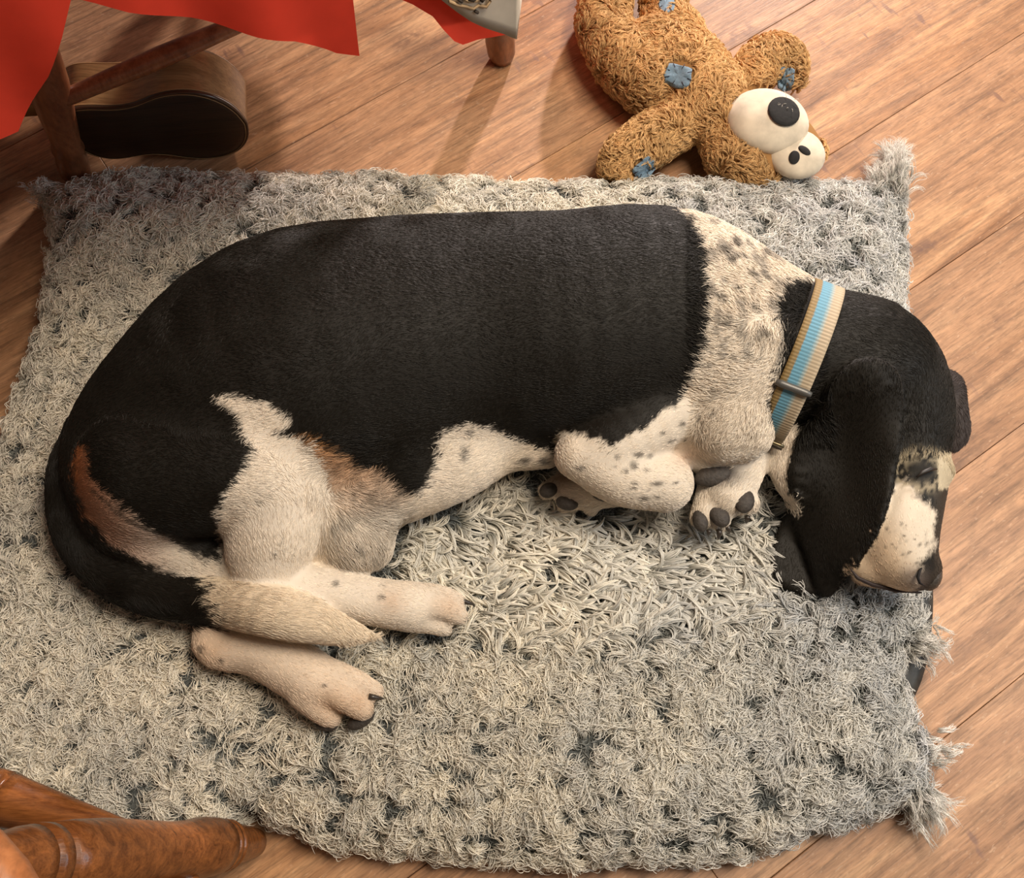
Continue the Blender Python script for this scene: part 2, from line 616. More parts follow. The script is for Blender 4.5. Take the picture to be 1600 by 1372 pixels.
bed = empty('dog_bed', pix(800, 800, 0))
props(bed, 'shaggy grey and cream faux fur dog bed under the sleeping dog', 'dog bed')
bh = 0.0075
blo = np.array([-0.86, -0.13, -0.012])
bn = (int(1.50 / bh), int(1.05 / bh), int(0.12 / bh))
gx = blo[0] + bh * np.arange(bn[0]); gy = blo[1] + bh * np.arange(bn[1]); gz = blo[2] + bh * np.arange(bn[2])
GX, GY = np.meshgrid(gx, gy, indexing='ij')
BH = bed_h(GX, GY)
D2 = dist_poly(GX, GY, bed_poly)
Fb = np.maximum(np.maximum(gz[None, None, :] - BH[:, :, None], 0.003 - gz[None, None, :]), D2[:, :, None])
bV, bQ = surface_nets(Fb, blo, bh)
bV = relax(bV, bQ, 1, 0.5)
bed_me = mesh_np('cover', bV, bQ)
link('cover', bed_me, plain('fur_backing', (0.085, 0.092, 0.088), 0.95, 0.25, 90, 0.3), bed)
base_px = [(150, 420), (1300, 400), (1430, 640), (1455, 800), (1464, 930), (1458, 1010), (1444, 1070), (1420, 1112), (1330, 1180), (1000, 1290), (600, 1270), (250, 1180), (20, 1000), (90, 650)]
bp = smooth_poly([tuple(pix(x, y, 0.028)[:2]) for x, y in base_px], 2)
bm = bmesh.new()
cx, cy = sum(p[0] for p in bp) / len(bp), sum(p[1] for p in bp) / len(bp)
prev = None; first = None
for k, (zz, off) in enumerate([(0.001, -0.010), (0.006, -0.002), (0.016, 0.0), (0.025, -0.002), (0.031, -0.012), (0.033, -0.03)]):
    ring = []
    for (x, y) in bp:
        d = Vector((x - cx, y - cy, 0)); l = d.length
        q = Vector((cx, cy, 0)) + d * ((l + off) / l)
        ring.append(bm.verts.new((q.x, q.y, zz)))
    if prev:
        for i in range(len(bp)):
            bm.faces.new((prev[i], prev[(i + 1) % len(bp)], ring[(i + 1) % len(bp)], ring[i]))
    else: first = ring
    prev = ring
bm.faces.new(prev); bm.faces.new(first[::-1])
props(from_bm('base_pad', bm, plain('dark_vinyl', (0.035, 0.033, 0.028), 0.55, 0.3, 120, 0.3), bed), 'dark underside of the bed poking out at its edge')


def bed_z(x, y):
    i = np.clip(((x - blo[0]) / bh).astype(int), 0, bn[0] - 1)
    j = np.clip(((y - blo[1]) / bh).astype(int), 0, bn[1] - 1)
    return BH[i, j]


# ------------------------------------------------------------------ dog
DG = []   # (name, k, kin, squash, [ (a,b,ra,rb) ])


def chain(pts):
    """smooth tapering chain through measured points"""
    A = np.array([[*pix(x, y, z), r * depth(x, y, z) / FPX] for x, y, z, r in pts])
    if len(A) > 2:
        E = np.concatenate([[2 * A[0] - A[1]], A, [2 * A[-1] - A[-2]]])
        out = []
        for i in range(1, len(E) - 2):
            p0, p1, p2, p3 = E[i - 1:i + 3]
            for t in (0, .25, .5, .75):
                out.append(.5 * (2 * p1 + (p2 - p0) * t + (2 * p0 - 5 * p1 + 4 * p2 - p3) * t * t + (3 * p1 - p0 - 3 * p2 + p3) * t ** 3))
        out.append(A[-1])
        A = np.array(out)
        A[:, 3] = np.maximum(A[:, 3], .001)
    return [(A[i, :3], A[i + 1, :3], A[i, 3], A[i + 1, 3]) for i in range(len(A) - 1)]


def grp(name, pts, k=0.015, kin=0.02, sq=1.0):
    DG.append((name, k, 0.0015, sq, chain(pts)))


grp('trunk', [(1165, 545, .165, 130), (1110, 520, .165, 158), (1020, 492, .165, 176), (880, 506, .165, 182), (740, 514, .16, 187), (600, 537, .16, 204), (458, 573, .155, 217), (328, 636, .15, 173), (236, 702, .14, 132), (222, 762, .13, 106)], 0.02, 0.03, 0.80)
grp('belly', [(540, 760, .12, 78), (600, 745, .125, 80), (690, 708, .125, 82), (775, 680, .12, 63), (850, 700, .115, 33)], 0.02, 0.02)
grp('belly', [(530, 800, .12, 62), (560, 842, .115, 56)], 0.02, 0.02)
grp('belly', [(500, 840, .10, 52), (545, 862, .10, 42)], 0.012, 0.02)
grp('rump', [(150, 770, .11, 46), (200, 830, .11, 58), (290, 872, .11, 46), (350, 890, .11, 40)], 0.015, 0.02)
grp('thigh', [(240, 735, .16, 112), (385, 728, .17, 104), (425, 752, .165, 86)], 0.018, 0.03)
grp('hind', [(425, 752, .160, 86), (426, 820, .150, 76), (420, 880, .132, 58), (455, 914, .122, 40), (560, 936, .115, 37), (630, 947, .112, 37), (672, 953, .102, 28)], 0.010, 0.02)
grp('hind', [(425, 870, .125, 50), (385, 893, .115, 34)], .012)
grp('hind', [(636, 927, .112, 19), (684, 931, .113, 17), (712, 940, .106, 15)], 0.004)
grp('hind', [(640, 950, .114, 19), (690, 952, .115, 17), (716, 962, .106, 15)], 0.0025)
grp('hind', [(632, 968, .106, 19), (672, 974, .106, 16), (694, 982, .100, 13)], 0.0025)
grp('hind_far', [(380, 900, .10, 50), (334, 1003, .098, 33), (400, 1018, .098, 38), (465, 1048, .098, 44), (500, 1072, .10, 42), (530, 1085, .092, 30)], 0.008, 0.02)
grp('hind_far', [(500, 1044, .108, 22), (550, 1062, .108, 18), (584, 1080, .10, 15)], 0.004)
grp('hind_far', [(500, 1070, .112, 25), (540, 1092, .112, 21), (566, 1108, .104, 18)], 0.0025)
grp('hind_far', [(474, 1082, .104, 26), (500, 1106, .102, 22), (516, 1118, .096, 19)], 0.0025)
grp('tail', [(135, 670, .14, 30), (112, 730, .135, 34), (110, 785, .12, 35), (122, 835, .115, 36), (155, 880, .11, 36), (205, 912, .11, 37), (270, 932, .115, 37), (340, 940, .128, 37), (410, 952, .15, 40), (470, 966, .15, 36), (530, 984, .145, 24), (566, 992, .138, 12), (588, 996, .132, 4)], 0.008, 0.02, 0.9)
grp('chest', [(1150, 560, .165, 120), (1132, 645, .16, 80)], 0.02)
grp('chest', [(1130, 672, .165, 50), (1160, 680, .163, 38)], 0.015)
grp('fore', [(1040, 640, .17, 60), (960, 690, .17, 50), (905, 712, .165, 35)], 0.012, 0.02)
grp('fore', [(903, 711, .165, 35), (965, 742, .155, 46), (1030, 752, .145, 47), (1040, 758, .14, 42)], 0.010, 0.02)
grp('fore', [(1070, 690, .14, 34), (1100, 712, .135, 30)], .01)
grp('paw', [(1168, 690, .12, 40), (1150, 735, .12, 42), (1132, 768, .118, 42)], 0.006, 0.02)
grp('paw', [(1110, 780, .12, 24), (1098, 806, .116, 20)], 0.003)
grp('paw', [(1128, 785, .12, 22), (1124, 812, .112, 18)], 0.0025)
grp('paw', [(1150, 765, .125, 25), (1166, 784, .12, 20)], 0.0025)
grp('paw_far', [(960, 755, .10, 36), (915, 762, .10, 34), (895, 766, .10, 28)], 0.006, 0.02)
grp('paw_far', [(885, 752, .102, 18), (858, 766, .096, 15)], 0.003)
grp('paw_far', [(905, 772, .102, 19), (886, 785, .096, 16)], 0.0025)
grp('paw_far', [(930, 778, .10, 18), (925, 792, .094, 13)], 0.0025)
grp('head', [(1345, 575, .165, 104), (1270, 550, .165, 108), (1190, 535, .165, 120)], 0.02, 0.03, 0.88)
grp('head', [(1412, 700, .155, 68), (1410, 648, .158, 77), (1396, 592, .165, 80), (1350, 562, .165, 96)], 0.02, 0.03, 0.9)
grp('muzzle', [(1436, 888, .14, 34), (1410, 868, .142, 52), (1408, 820, .148, 57), (1424, 745, .155, 55)], 0.015, 0.02, 0.95)
grp('muzzle', [(1362, 880, .125, 36), (1385, 850, .13, 50), (1400, 780, .14, 60)], 0.010, 0.02, 0.9)
grp('jaw', [(1350, 893, .11, 22), (1400, 896, .115, 26), (1430, 895, .118, 22)], 0.004, 0.02)
grp('brow', [(1474, 738, .165, 14), (1462, 728, .175, 14)], 0.010)
grp('throat', [(1232, 690, .125, 38), (1236, 720, .12, 36), (1240, 750, .12, 30), (1252, 785, .11, 14)], 0.012)
grp('ear_far', [(1462, 600, .13, 24), (1484, 600, .122, 22), (1488, 640, .115, 25), (1494, 672, .108, 22), (1490, 694, .105, 14)], 0.006, 0.02, 0.45)

h = 0.0036
fld = Field((-0.66, 0.02, 0.02), (0.60, 0.82, 0.30), h)
for name, k, kin, sq, pr in DG:
    fld.group(pr, k, kin, sq)
top_i = np.where((fld.F < 0).any(2), fld.n[2] - 1 - np.argmax(fld.F[:, :, ::-1] < 0, axis=2), 0)
XX, YY = np.meshgrid(fld.ax[0], fld.ax[1], indexing='ij')
drape = np.maximum(fld.ax[2][top_i], bed_h(XX, YY) + .004)


def blur(a, n):
    for _ in range(n):
        a = (np.roll(a, 1, 0) + np.roll(a, -1, 0) + a) / 3
        a = (np.roll(a, 1, 1) + np.roll(a, -1, 1) + a) / 3
    return a


ZE = ([560, 700, 780, 850, 930], [.225, .212, .165, .125, .095])
SHEETS = [
    ('ear_fold', [(1280, 750), (1256, 775), (1240, 800), (1226, 832), (1214, 868), (1215, 893), (1230, 912), (1258, 925), (1290, 928), (1296, 890), (1292, 840), (1290, 790)], .0045, .0015, .002),
    ('ear', [(1292, 625), (1303, 585), (1345, 562), (1385, 572), (1408, 600), (1418, 650), (1414, 700), (1390, 765), (1360, 828), (1336, 872), (1320, 900), (1306, 930), (1286, 932), (1277, 905), (1270, 860), (1260, 800), (1250, 745), (1256, 695), (1270, 655)], .0060, .0070, .005)]
sheets = []
for nm_, px_, th_, lift_, k_ in SHEETS:
    pl_ = smooth_poly([tuple(pix(x, y, float(np.interp(y, *ZE)))[:2]) for x, y in px_], 2)
    d2_ = dist_poly(XX, YY, pl_)
    zz_ = drape.copy()
    msk_ = d2_ < 0.004
    for _ in range(260):   # a sheet hung over the head: taut between what holds it up
        av_ = (np.roll(zz_, 1, 0) + np.roll(zz_, -1, 0) + np.roll(zz_, 1, 1) + np.roll(zz_, -1, 1)) / 4
        zz_ = np.where(msk_, np.maximum(drape, av_), zz_)
    zz_ = np.maximum(blur(zz_, 3), drape)
    zm_ = zz_ + lift_ + .0025 * np.cos((XX - XX.mean()) * 95 + YY * 25) * (nm_ == 'ear') * np.clip(-d2_ / .01, 0, 1)
    sheets.append((nm_, d2_, zm_, th_))
    g0_, g1_ = np.gradient(zm_, fld.h)
    sl_ = np.sqrt(1 + g0_ ** 2 + g1_ ** 2)
    G = np.sqrt(np.maximum(d2_ + th_, 0)[:, :, None] ** 2 + ((fld.ax[2][None, None, :] - zm_[:, :, None]) / sl_[:, :, None]) ** 2) - th_
    # under the sheet the flesh of the ear rests on the head
    fld.F = smin(fld.F, G.astype(np.float32), k_)
# the dog lies on the bed and is flattened by it
XX, YY = np.meshgrid(fld.ax[0], fld.ax[1], indexing='ij')
floor_h = np.maximum(bed_h(XX, YY) + 0.001, 0.03)
F = np.maximum(fld.F, (floor_h[:, :, None] - fld.ax[2][None, None, :]).astype(np.float32))
F[:, :, 0] = 1.0
dog_F = F
dV, dQ = surface_nets(F, fld.lo, h)
dV = relax(dV, dQ, 3, 0.4)
# keep the largest connected piece only: one continuous body
lab = np.arange(len(dV))
for _ in range(400):
    m = np.minimum.reduce([lab[dQ[:, j]] for j in range(4)])
    new = lab.copy()
    for j in range(4): np.minimum.at(new, dQ[:, j], m)
    new = new[new]
    if np.array_equal(new, lab): break
    lab = new
big = np.bincount(lab).argmax()
keep = lab == big
mp = np.cumsum(keep) - 1
dQ = mp[dQ[keep[dQ[:, 0]]]]
dV = dV[keep]


def owner(V):
    best = np.full(len(V), 1e9); own = np.zeros(len(V), int); dr = np.zeros((len(V), 3)); s2 = best.copy()
    for gi, (name, k, kin, sq, pr) in enumerate(DG):
        for a, b, ra, rb in pr:
            d = seg_d(V[:, 0], V[:, 1], V[:, 2], a, b, ra, rb, sq)
            m = d < best
            best[m] = d[m]; own[m] = gi
            v = b - a; v = v / (np.linalg.norm(v) + 1e-9)
            dr[m] = v
    ii = np.clip(((V[:, 0] - fld.lo[0]) / fld.h).round().astype(int), 0, fld.n[0] - 1)
    jj = np.clip(((V[:, 1] - fld.lo[1]) / fld.h).round().astype(int), 0, fld.n[1] - 1)
    for si, (nm_, d2_, zm_, th_) in enumerate(sheets):
        d = np.sqrt(np.maximum(d2_[ii, jj] + th_, 0) ** 2 + (V[:, 2] - zm_[ii, jj]) ** 2) - th_
        m = (d < best - .0005) | ((d < .0035) & (V[:, 2] > zm_[ii, jj] - .002))
        best[m] = d[m]; own[m] = len(DG) + si
        dr[m] = np.array((-.22, -.95, -.2))
    return own, dr


own, ddir = owner(dV)
ddir = relax(ddir, dQ, 2, 0.9)
for _ in range(6): ddir = relax(ddir, dQ, 2, 0.9)
gname = np.array([g[0] for g in DG] + [s_[0] for s_ in sheets])

BLK = np.array((0.011, 0.0088, 0.006)); WHT = np.array((0.79, 0.69, 0.565)); TAN = np.array((0.42, 0.20, 0.075))
P_CHEST = [(1036, 300), (1060, 320), (1092, 350), (1110, 385), (1116, 440), (1112, 500), (1104, 560), (1090, 590), (1056, 628), (1010, 664), (957, 697), (944, 688), (910, 678), (880, 674), (868, 692), (866, 712), (830, 697),
           (775, 672), (735, 660), (704, 670), (684, 690), (676, 725), (662, 760), (640, 782), (606, 786), (560, 770), (500, 900), (700, 1000), (1000, 900), (1262, 860), (1252, 790), (1246, 740), (1240, 700), (1252, 668), (1236, 640), (1212, 652), (1204, 638), (1222, 560), (1222, 480), (1238, 446), (1285, 438), (1290, 300)]
P_THIGH = [(340, 622), (362, 618), (400, 625), (430, 636), (450, 650), (452, 668), (436, 676), (466, 682), (500, 690), (520, 730), (520, 800), (508, 860), (540, 920), (300, 990), (345, 880), (343, 850), (334, 800), (346, 772), (372, 742), (388, 712), (386, 690), (372, 650)]
P_FLANK = [(466, 680), (500, 684), (545, 708), (590, 750), (626, 784), (600, 800), (560, 812), (520, 830), (500, 860), (505, 800), (512, 740), (495, 700)]
P_STRIP = [(120, 700), (133, 702), (134, 745), (152, 762), (185, 795), (230, 828), (290, 862), (340, 878), (350, 915), (300, 908), (250, 890), (205, 868), (165, 842), (128, 800), (112, 740)]
P_MUZ = [(1392, 758), (1412, 745), (1432, 772), (1462, 800), (1474, 838), (1466, 862), (1440, 872), (1432, 905), (1436, 960), (1290, 960), (1290, 860), (1360, 800)]


def soft(x, y, poly, w, nz):
    d = dist_poly(x, y, poly)
    return np.clip(0.5 - (d + nz) / (2 * w), 0, 1)


TICKS = [(690 + 0 * i, 0, 0) for i in range(0)]
ticks = [(722, 712, 7, 15), (738, 678, 4, 9), (815, 722, 9, 6), (845, 722, 9, 6), (905, 731, 8, 4), (1000, 710, 9, 5), (1016, 712, 7, 4), (990, 728, 7, 8), (1008, 735, 6, 3), (975, 736, 4, 5), (960, 729, 3, 3),
         (1025, 756, 12, 5), (1055, 755, 8, 3), (990, 755, 6, 3), (988, 763, 5, 3), (1012, 765, 5, 2), (1005, 779, 8, 4), (1025, 777, 5, 3), (1037, 676, 5, 4), (1067, 662, 5, 5), (1096, 646, 4, 5), (1122, 617, 3, 8),
         (1118, 640, 4, 4), (1071, 687, 5, 3), (1122, 690, 4, 3), (965, 714, 4, 5), (1052, 688, 5, 3), (1143, 396, 11, 10), (1160, 385, 11, 8), (1150, 412, 8, 7), (1185, 432, 9, 6), (1205, 436, 8, 5),
         (1135, 470, 10, 6), (1160, 455, 9, 5), (1145, 505, 8, 9), (1185, 485, 8, 5), (1195, 512, 9, 4), (1155, 560, 6, 4), (1110, 535, 5, 6), (1180, 555, 6, 4), (1205, 400, 9, 5), (1115, 570, 4, 5), (1170, 408, 8, 4),
         (402, 784, 4, 2), (374, 809, 2, 2), (441, 843, 3, 2), (397, 851, 3, 2), (428, 862, 3, 2), (523, 912, 6, 6), (596, 915, 3, 2), (594, 933, 5, 4), (313, 1010, 8, 5), (343, 1030, 4, 4), (556, 850, 8, 4), (505, 1070, 6, 3)]
wh = [(1404 + rng.normal() * 16, 845 + rng.normal() * 20, 1.6, 1.6) for _ in range(26)] + [(1448, 850, 3, 3), (1452, 862, 3, 3), (1446, 838, 2, 2)]


def coat_color(V, own, jitter=3.2):
    x, y = to_px(V)
    nm = gname[own]
    P3 = np.stack([x, y, V[:, 2] * 900], 1)
    nz = (vn(P3, 11, 3) - .5) * 10 + (vn(P3, 4.5, 4) - .5) * 8 + rng.normal(size=len(x)) * jitter
    c = np.tile(BLK, (len(x), 1))
    bodyish = np.isin(nm, ['trunk', 'rump', 'belly', 'thigh', 'hind', 'chest', 'fore', 'paw', 'paw_far', 'hind_far', 'throat'])
    neckish = bodyish | (np.isin(nm, ['head']) & (x < 1300) & (y < 800))

    def put(mask, f, colr):
        nonlocal c
        f = (f * mask)[:, None]
        c = c * (1 - f) + np.asarray(colr) * f
    lum = (vn(P3, 60, 5) - .5)[:, None] * np.array((.10, .10, .10))
    white = WHT + lum + (vn(P3, 7, 6) - .5)[:, None] * 0.06
    pink = np.array((0.66, 0.46, 0.34))
    put(neckish, soft(x, y, P_CHEST, 2.5, nz), white)
    fl = np.clip((y - 690) / 120, 0, 1)[:, None]
    flc = TAN * 1.15 * (1 - fl) + (WHT * .78) * fl
    st = (vn(np.stack([x, y * .35, x * 0], 1), 5, 9))[:, None]
    put((nm == 'belly') & (x < 640), np.clip((y - 775 + nz) / 40, 0, 1), WHT * .80 * (.8 + .35 * vn(P3, 14, 8)[:, None]))
    put(bodyish, soft(x, y, P_FLANK, 6, nz), flc * (0.55 + 0.8 * st))
    put(bodyish, soft(x, y, P_THIGH, 2.5, nz), white * (1 - .12 * np.exp(-((x - 400) ** 2 + (y - 800) ** 2) / 2500.))[:, None])
    put(np.isin(nm, ['hind_far']), np.ones(len(x)), white * np.array((.95, .88, .82)))
    put(np.isin(nm, ['hind']) & (y > 840), np.ones(len(x)), white)
    put(np.isin(nm, ['paw', 'paw_far', 'fore']) & (y > 715), np.ones(len(x)), white)
    sf = np.clip((x - 120) / 160, 0, 1)[:, None]
    put(np.isin(nm, ['trunk', 'rump', 'thigh']) | (np.isin(nm, ['tail']) & (x < 250)), soft(x, y, P_STRIP, 4, nz * .8), np.array((0.34, 0.12, 0.045)) * (1 - sf) + WHT * .85 * sf)
    # dark line inside the strip
    ln = np.abs((y - 775) - (x - 145) * 0.60 - 8 * np.sin(x / 25.)) < 3.5
    put(ln & (x > 140) & (x < 320) & np.isin(nm, ['trunk', 'rump', 'thigh', 'tail']), np.full(len(x), .7), BLK * 3)
    put(nm == 'tail', np.clip((x - 312 + nz * 2.6 - (y - 930) * .35) / 14, 0, 1), white * np.array((.96, .92, .84)))
    # toes tinged tan, pinkish skin
    for (tx, ty, r) in [(700, 950, 26), (515, 1100, 30), (560, 1100, 22), (610, 940, 20), (330, 1010, 30)]:
        g = np.exp(-((x - tx) ** 2 + (y - ty) ** 2) / (r * r)) * .45
        put(np.isin(nm, ['hind', 'hind_far']), g, (0.55, 0.33, 0.18))
    g = np.exp(-(((x - 1068) / 22) ** 2 + ((y - 715) / 16) ** 2)) * .5
    put(np.isin(nm, ['fore', 'chest', 'trunk']), g, pink)
    g = np.exp(-(((x - 900) / 60) ** 2 + ((y - 745) / 14) ** 2)) * .9
    put(nm == 'paw_far', g, (0.16, 0.085, 0.045))
    g = np.exp(-(((x - 1120) / 42) ** 2 + ((y - 738) / 17) ** 2)) * 1.3
    put(nm == 'paw', np.clip(g, 0, 1), (0.06, 0.05, 0.045))
    # ticking
    tk = np.zeros(len(x))
    for (tx, ty, a, b) in ticks:
        sel = (np.abs(x - tx) < 3 * a + 8) & (np.abs(y - ty) < 3 * b + 8)
        if tx > 1100 and ty < 600:  # roan ticks slant
            u = (x - tx) * .8 + (y - ty) * .6; w = -(x - tx) * .6 + (y - ty) * .8
        else:
            u = (x - tx); w = (y - ty)
        tk[sel] = np.maximum(tk[sel], np.clip(1.3 * np.exp(-((u[sel] / a) ** 2 + (w[sel] / b) ** 2)) - .25 + nz[sel] * .03, 0, .8))
    put(bodyish & (nm != 'tail'), tk, (0.055, 0.045, 0.035))
    roan = np.clip((vn(P3 * np.array((1, .5, 1)), 9, 11) - .60) * 3.2, 0, .6) * np.clip((x - 1085) / 20, 0, 1) * (y < 560)
    put(bodyish, roan * soft(x, y, P_CHEST, 3, nz), (0.13, 0.115, 0.10))
    # face
    face = np.isin(nm, ['head', 'muzzle', 'jaw', 'brow']) & (x > 1290)
    mz = soft(x, y, P_MUZ, 3.5, nz)
    side = np.clip((1400 - x + (y - 800) * .55) / 50, 0, 1)[:, None]
    muz = (WHT * np.array((1.02, 1.0, .97))) * (1 - side) + np.array((0.78, 0.60, 0.42)) * side
    put(face, mz, muz)
    put(face, np.clip(np.exp(-(((x - 1425) / 22) ** 2 + ((y - 905) / 18) ** 2)) * 1.0, 0, .75), (0.22, 0.175, 0.15))
    put(nm == 'jaw', np.ones(len(x)) * .5, (0.42, 0.30, 0.24))
    edge = np.clip((x - 1457 + nz * .9) / 6, 0, 1) * (y > 765)
    put(face, edge, (0.045, 0.035, 0.026))
    # grizzled ring round the eye
    ring = np.exp(-(((np.hypot((x - 1440) / 1.45, (y - 737))) - 26) / 8.0) ** 2)
    spk = (vn(P3 * np.array((1, 1, .3)), 3.2, 13) > .46)
    put(face & (x > 1385) & (y < 790), ring * spk * .85, (0.40, 0.33, 0.22))
    put(face & (x > 1466) & (y > 712) & (y < 765), np.clip(np.ones(len(x)), 0, 1) * .9, (0.62, 0.52, 0.36))
    wk = np.zeros(len(x))
    for (tx, ty, a, b) in wh:
        sel = (np.abs(x - tx) < 6) & (np.abs(y - ty) < 6)
        wk[sel] = np.maximum(wk[sel], np.exp(-(((x[sel] - tx) / a) ** 2 + ((y[sel] - ty) / b) ** 2)))
    put(face, np.clip(wk * 1.1, 0, .85), (0.09, 0.07, 0.05))
    put(nm == 'ear_far', np.full(len(x), 1.0), (0.05, 0.038, 0.034))
    put(np.isin(nm, ['ear', 'ear_fold']), np.full(len(x), 1.0), BLK * 1.15)
    return np.clip(c, 0.004, 1)


dog_me = mesh_np('hound_dog', dV, dQ)
dog_n = vnormals(dog_me)
set_vcol(dog_me, coat_color(dV, own, 0.5) * .92)
dog = link('hound_dog', dog_me, coat_mat('dog_skin'), None)
props(dog, 'black and white basset-type hound asleep curled on its side on the fur bed', 'dog')

# coat hair
T3 = np.concatenate([dQ[:, [0, 1, 2]], dQ[:, [0, 2, 3]]])
ND = 300000
ti, w3, rp, rn = sample_mesh(dV, T3, dog_n, ND)
ro = own[T3[ti, 0]]; rd = (ddir[T3[ti]] * w3[:, :, None]).sum(1)
rc = coat_color(rp, ro)
rx, ry = to_px(rp)
gn = gname[ro]
_A3 = pix(1304, 436, .22); _B3 = pix(1222, 662, .22)
_ex = (_B3 - _A3); _ex.z = 0; _ex.normalize(); _ey = np.array((-_ex.y, _ex.x, 0.0))
_c = np.array(pix(1262, 549, .236))
not_collar = ~((np.abs((rp - _c) @ _ey) < .0175) & (np.abs((rp - _c) @ np.array(_ex)) < .16) & np.isin(gn, ['head', 'trunk']))
hl = np.full(ND, 0.0075)
hl[gn == 'tail'] = 0.013
hl[np.isin(gn, ['ear', 'ear_fold'])] = 0.006
hl[gn == 'muzzle'] = 0.004
hl[np.isin(gn, ['hind', 'hind_far', 'fore'])] = 0.0055
hl[(gn == 'hind') & (ry < 870)] = 0.0075
chest = (rx > 1085) & (rx < 1300) & (ry < 690)
hl[chest] = 0.013
hl[(rx > 480) & (rx < 640) & (ry > 680) & (ry < 880) & (gn != 'tail') & (gn != 'hind')] = 0.014
hl[np.isin(gn, ['paw', 'paw_far'])] = 0.008
hl *= rng.uniform(.7, 1.25, ND)
dd = rd + (np.stack([vn(rp, 0.03, 20), vn(rp, 0.03, 21), vn(rp, .03, 22)], 1) - .5) * 1.1 + rng.normal(size=(ND, 3)) * .16
lift = np.where(chest, .5, np.where(gn == 'tail', .22, .34)) * rng.uniform(.6, 1.4, ND)
curl = rng.normal(size=ND) * np.where(chest, .5, .2)
Pd = paths(rp - rn * .0005, rn, dd, hl, lift, curl, 4, .7)
rad = np.array([1, .9, .65, .15])[None, :] * np.full((ND, 1), .00034)
rc = rc * rng.uniform(.8, 1.22, (ND, 1))
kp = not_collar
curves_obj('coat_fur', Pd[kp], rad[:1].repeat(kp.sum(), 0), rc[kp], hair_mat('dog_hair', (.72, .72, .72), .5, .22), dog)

# paw pads, claws, nose, eyelid
padm = plain('paw_pad', (0.046, 0.036, 0.028), 0.65, 0.35, 260, 0.6)
clawm = plain('claw', (0.045, 0.034, 0.026), 0.35, 0.3, 80)
nosem = plain('nose_leather', (0.060, 0.048, 0.038), 0.42, 0.3, 420, 0.5)


def ell_px(name, px, py, z, a, b, c, ang, mat, parent, tilt=0.0, push=None):
    s = depth(px, py, z) / FPX
    R = Matrix.Rotation(math.radians(-ang), 3, 'Z') @ Matrix.Rotation(tilt, 3, 'X')
    return ellipsoid(name, pix(px, py, z), (a * s, b * s, c * s), R, mat, parent, 18, push)


for (x, y, z, a, b, c, ang) in [(1163, 783, .137, 16, 20, 9, 15), (1124, 806, .129, 15, 20, 9, -30), (1094, 814, .126, 12, 18, 9, -10), (1122, 742, .142, 38, 19, 12, -12),
                                (886, 786, .110, 18, 12, 8, 10), (857, 766, .109, 15, 12, 8, -25), (938, 768, .118, 30, 14, 8, 26),
                                (510, 1132, .092, 19, 11, 9, 5), (564, 1124, .095, 24, 13, 10, -32)]:
    ell_px('paw_pad', x, y, z, a, b, c, ang, padm, dog)


def claw(x0, y0, z0, x1, y1, z1, r=5):
    bm = bmesh.new()
    a, b = pix(x0, y0, z0), pix(x1, y1, z1)
    s = depth(x0, y0, z0) / FPX
    tube(bm, [a, a.lerp(b, .4) + Vector((0, 0, .0015)), a.lerp(b, .8) + Vector((0, 0, .001)), b], [r * s, r * s * .85, r * s * .5, r * s * .15], 10)
    from_bm('claw', bm, clawm, dog)


for q in [(718, 938, .108, 742, 945, .100), (717, 960, .108, 732, 970, .100), (686, 984, .1, 697, 988, .095), (576, 1088, .110, 600, 1092, .100), (556, 1112, .106, 566, 1122, .098), (512, 1120, .1, 520, 1134, .09),
          (1124, 828, .118, 1122, 844, .110), (1108, 828, .115, 1106, 838, .108), (1168, 806, .118, 1166, 818, .108), (1136, 822, .116, 1140, 834, .108)]:
    claw(*q)


def nose_push(u, q):
    # blunt end with a cleft
    if abs(u.x) < .18 and u.y < 0: q.z *= .88
    return q


ell_px('nose', 1450, 897, .142, 21, 27, 22, 10, nosem, dog, 0, nose_push)
bm = bmesh.new()
tube(bm, [pix(1442, 884, .168), pix(1437, 892, .171), pix(1434, 902, .170), pix(1437, 911, .166), (pix(1446, 916, .160))], [.0006, .0016, .0018, .0014, .0005], 8)
from_bm('nostril', bm, plain('nostril_dark', (0.006, 0.004, 0.004), .8), dog)
bm = bmesh.new()
tube(bm, [pix(1328, 888, .142), pix(1340, 903, .138), pix(1362, 913, .134), pix(1400, 923, .128), pix(1440, 926, .124)], [.0008, .0022, .0026, .0022, .001], 8)
from_bm('lip_line', bm, plain('lip_dark', (0.03, 0.018, 0.016), .6), dog)
bm = bmesh.new()
tube(bm, [pix(1432, 746, .2), pix(1442, 738, .2005), pix(1454, 733, .2), pix(1464, 733, .197)], [.0008, .0022, .0024, .0008], 8)
from_bm('closed_eye', bm, plain('eyelid', (0.02, 0.014, 0.010), .5), dog)

# ------------------------------------------------------------------ collar
collar = empty('collar', pix(1262, 551, .165))
props(collar, "blue, beige and olive striped webbing collar round the dog's neck", 'collar')


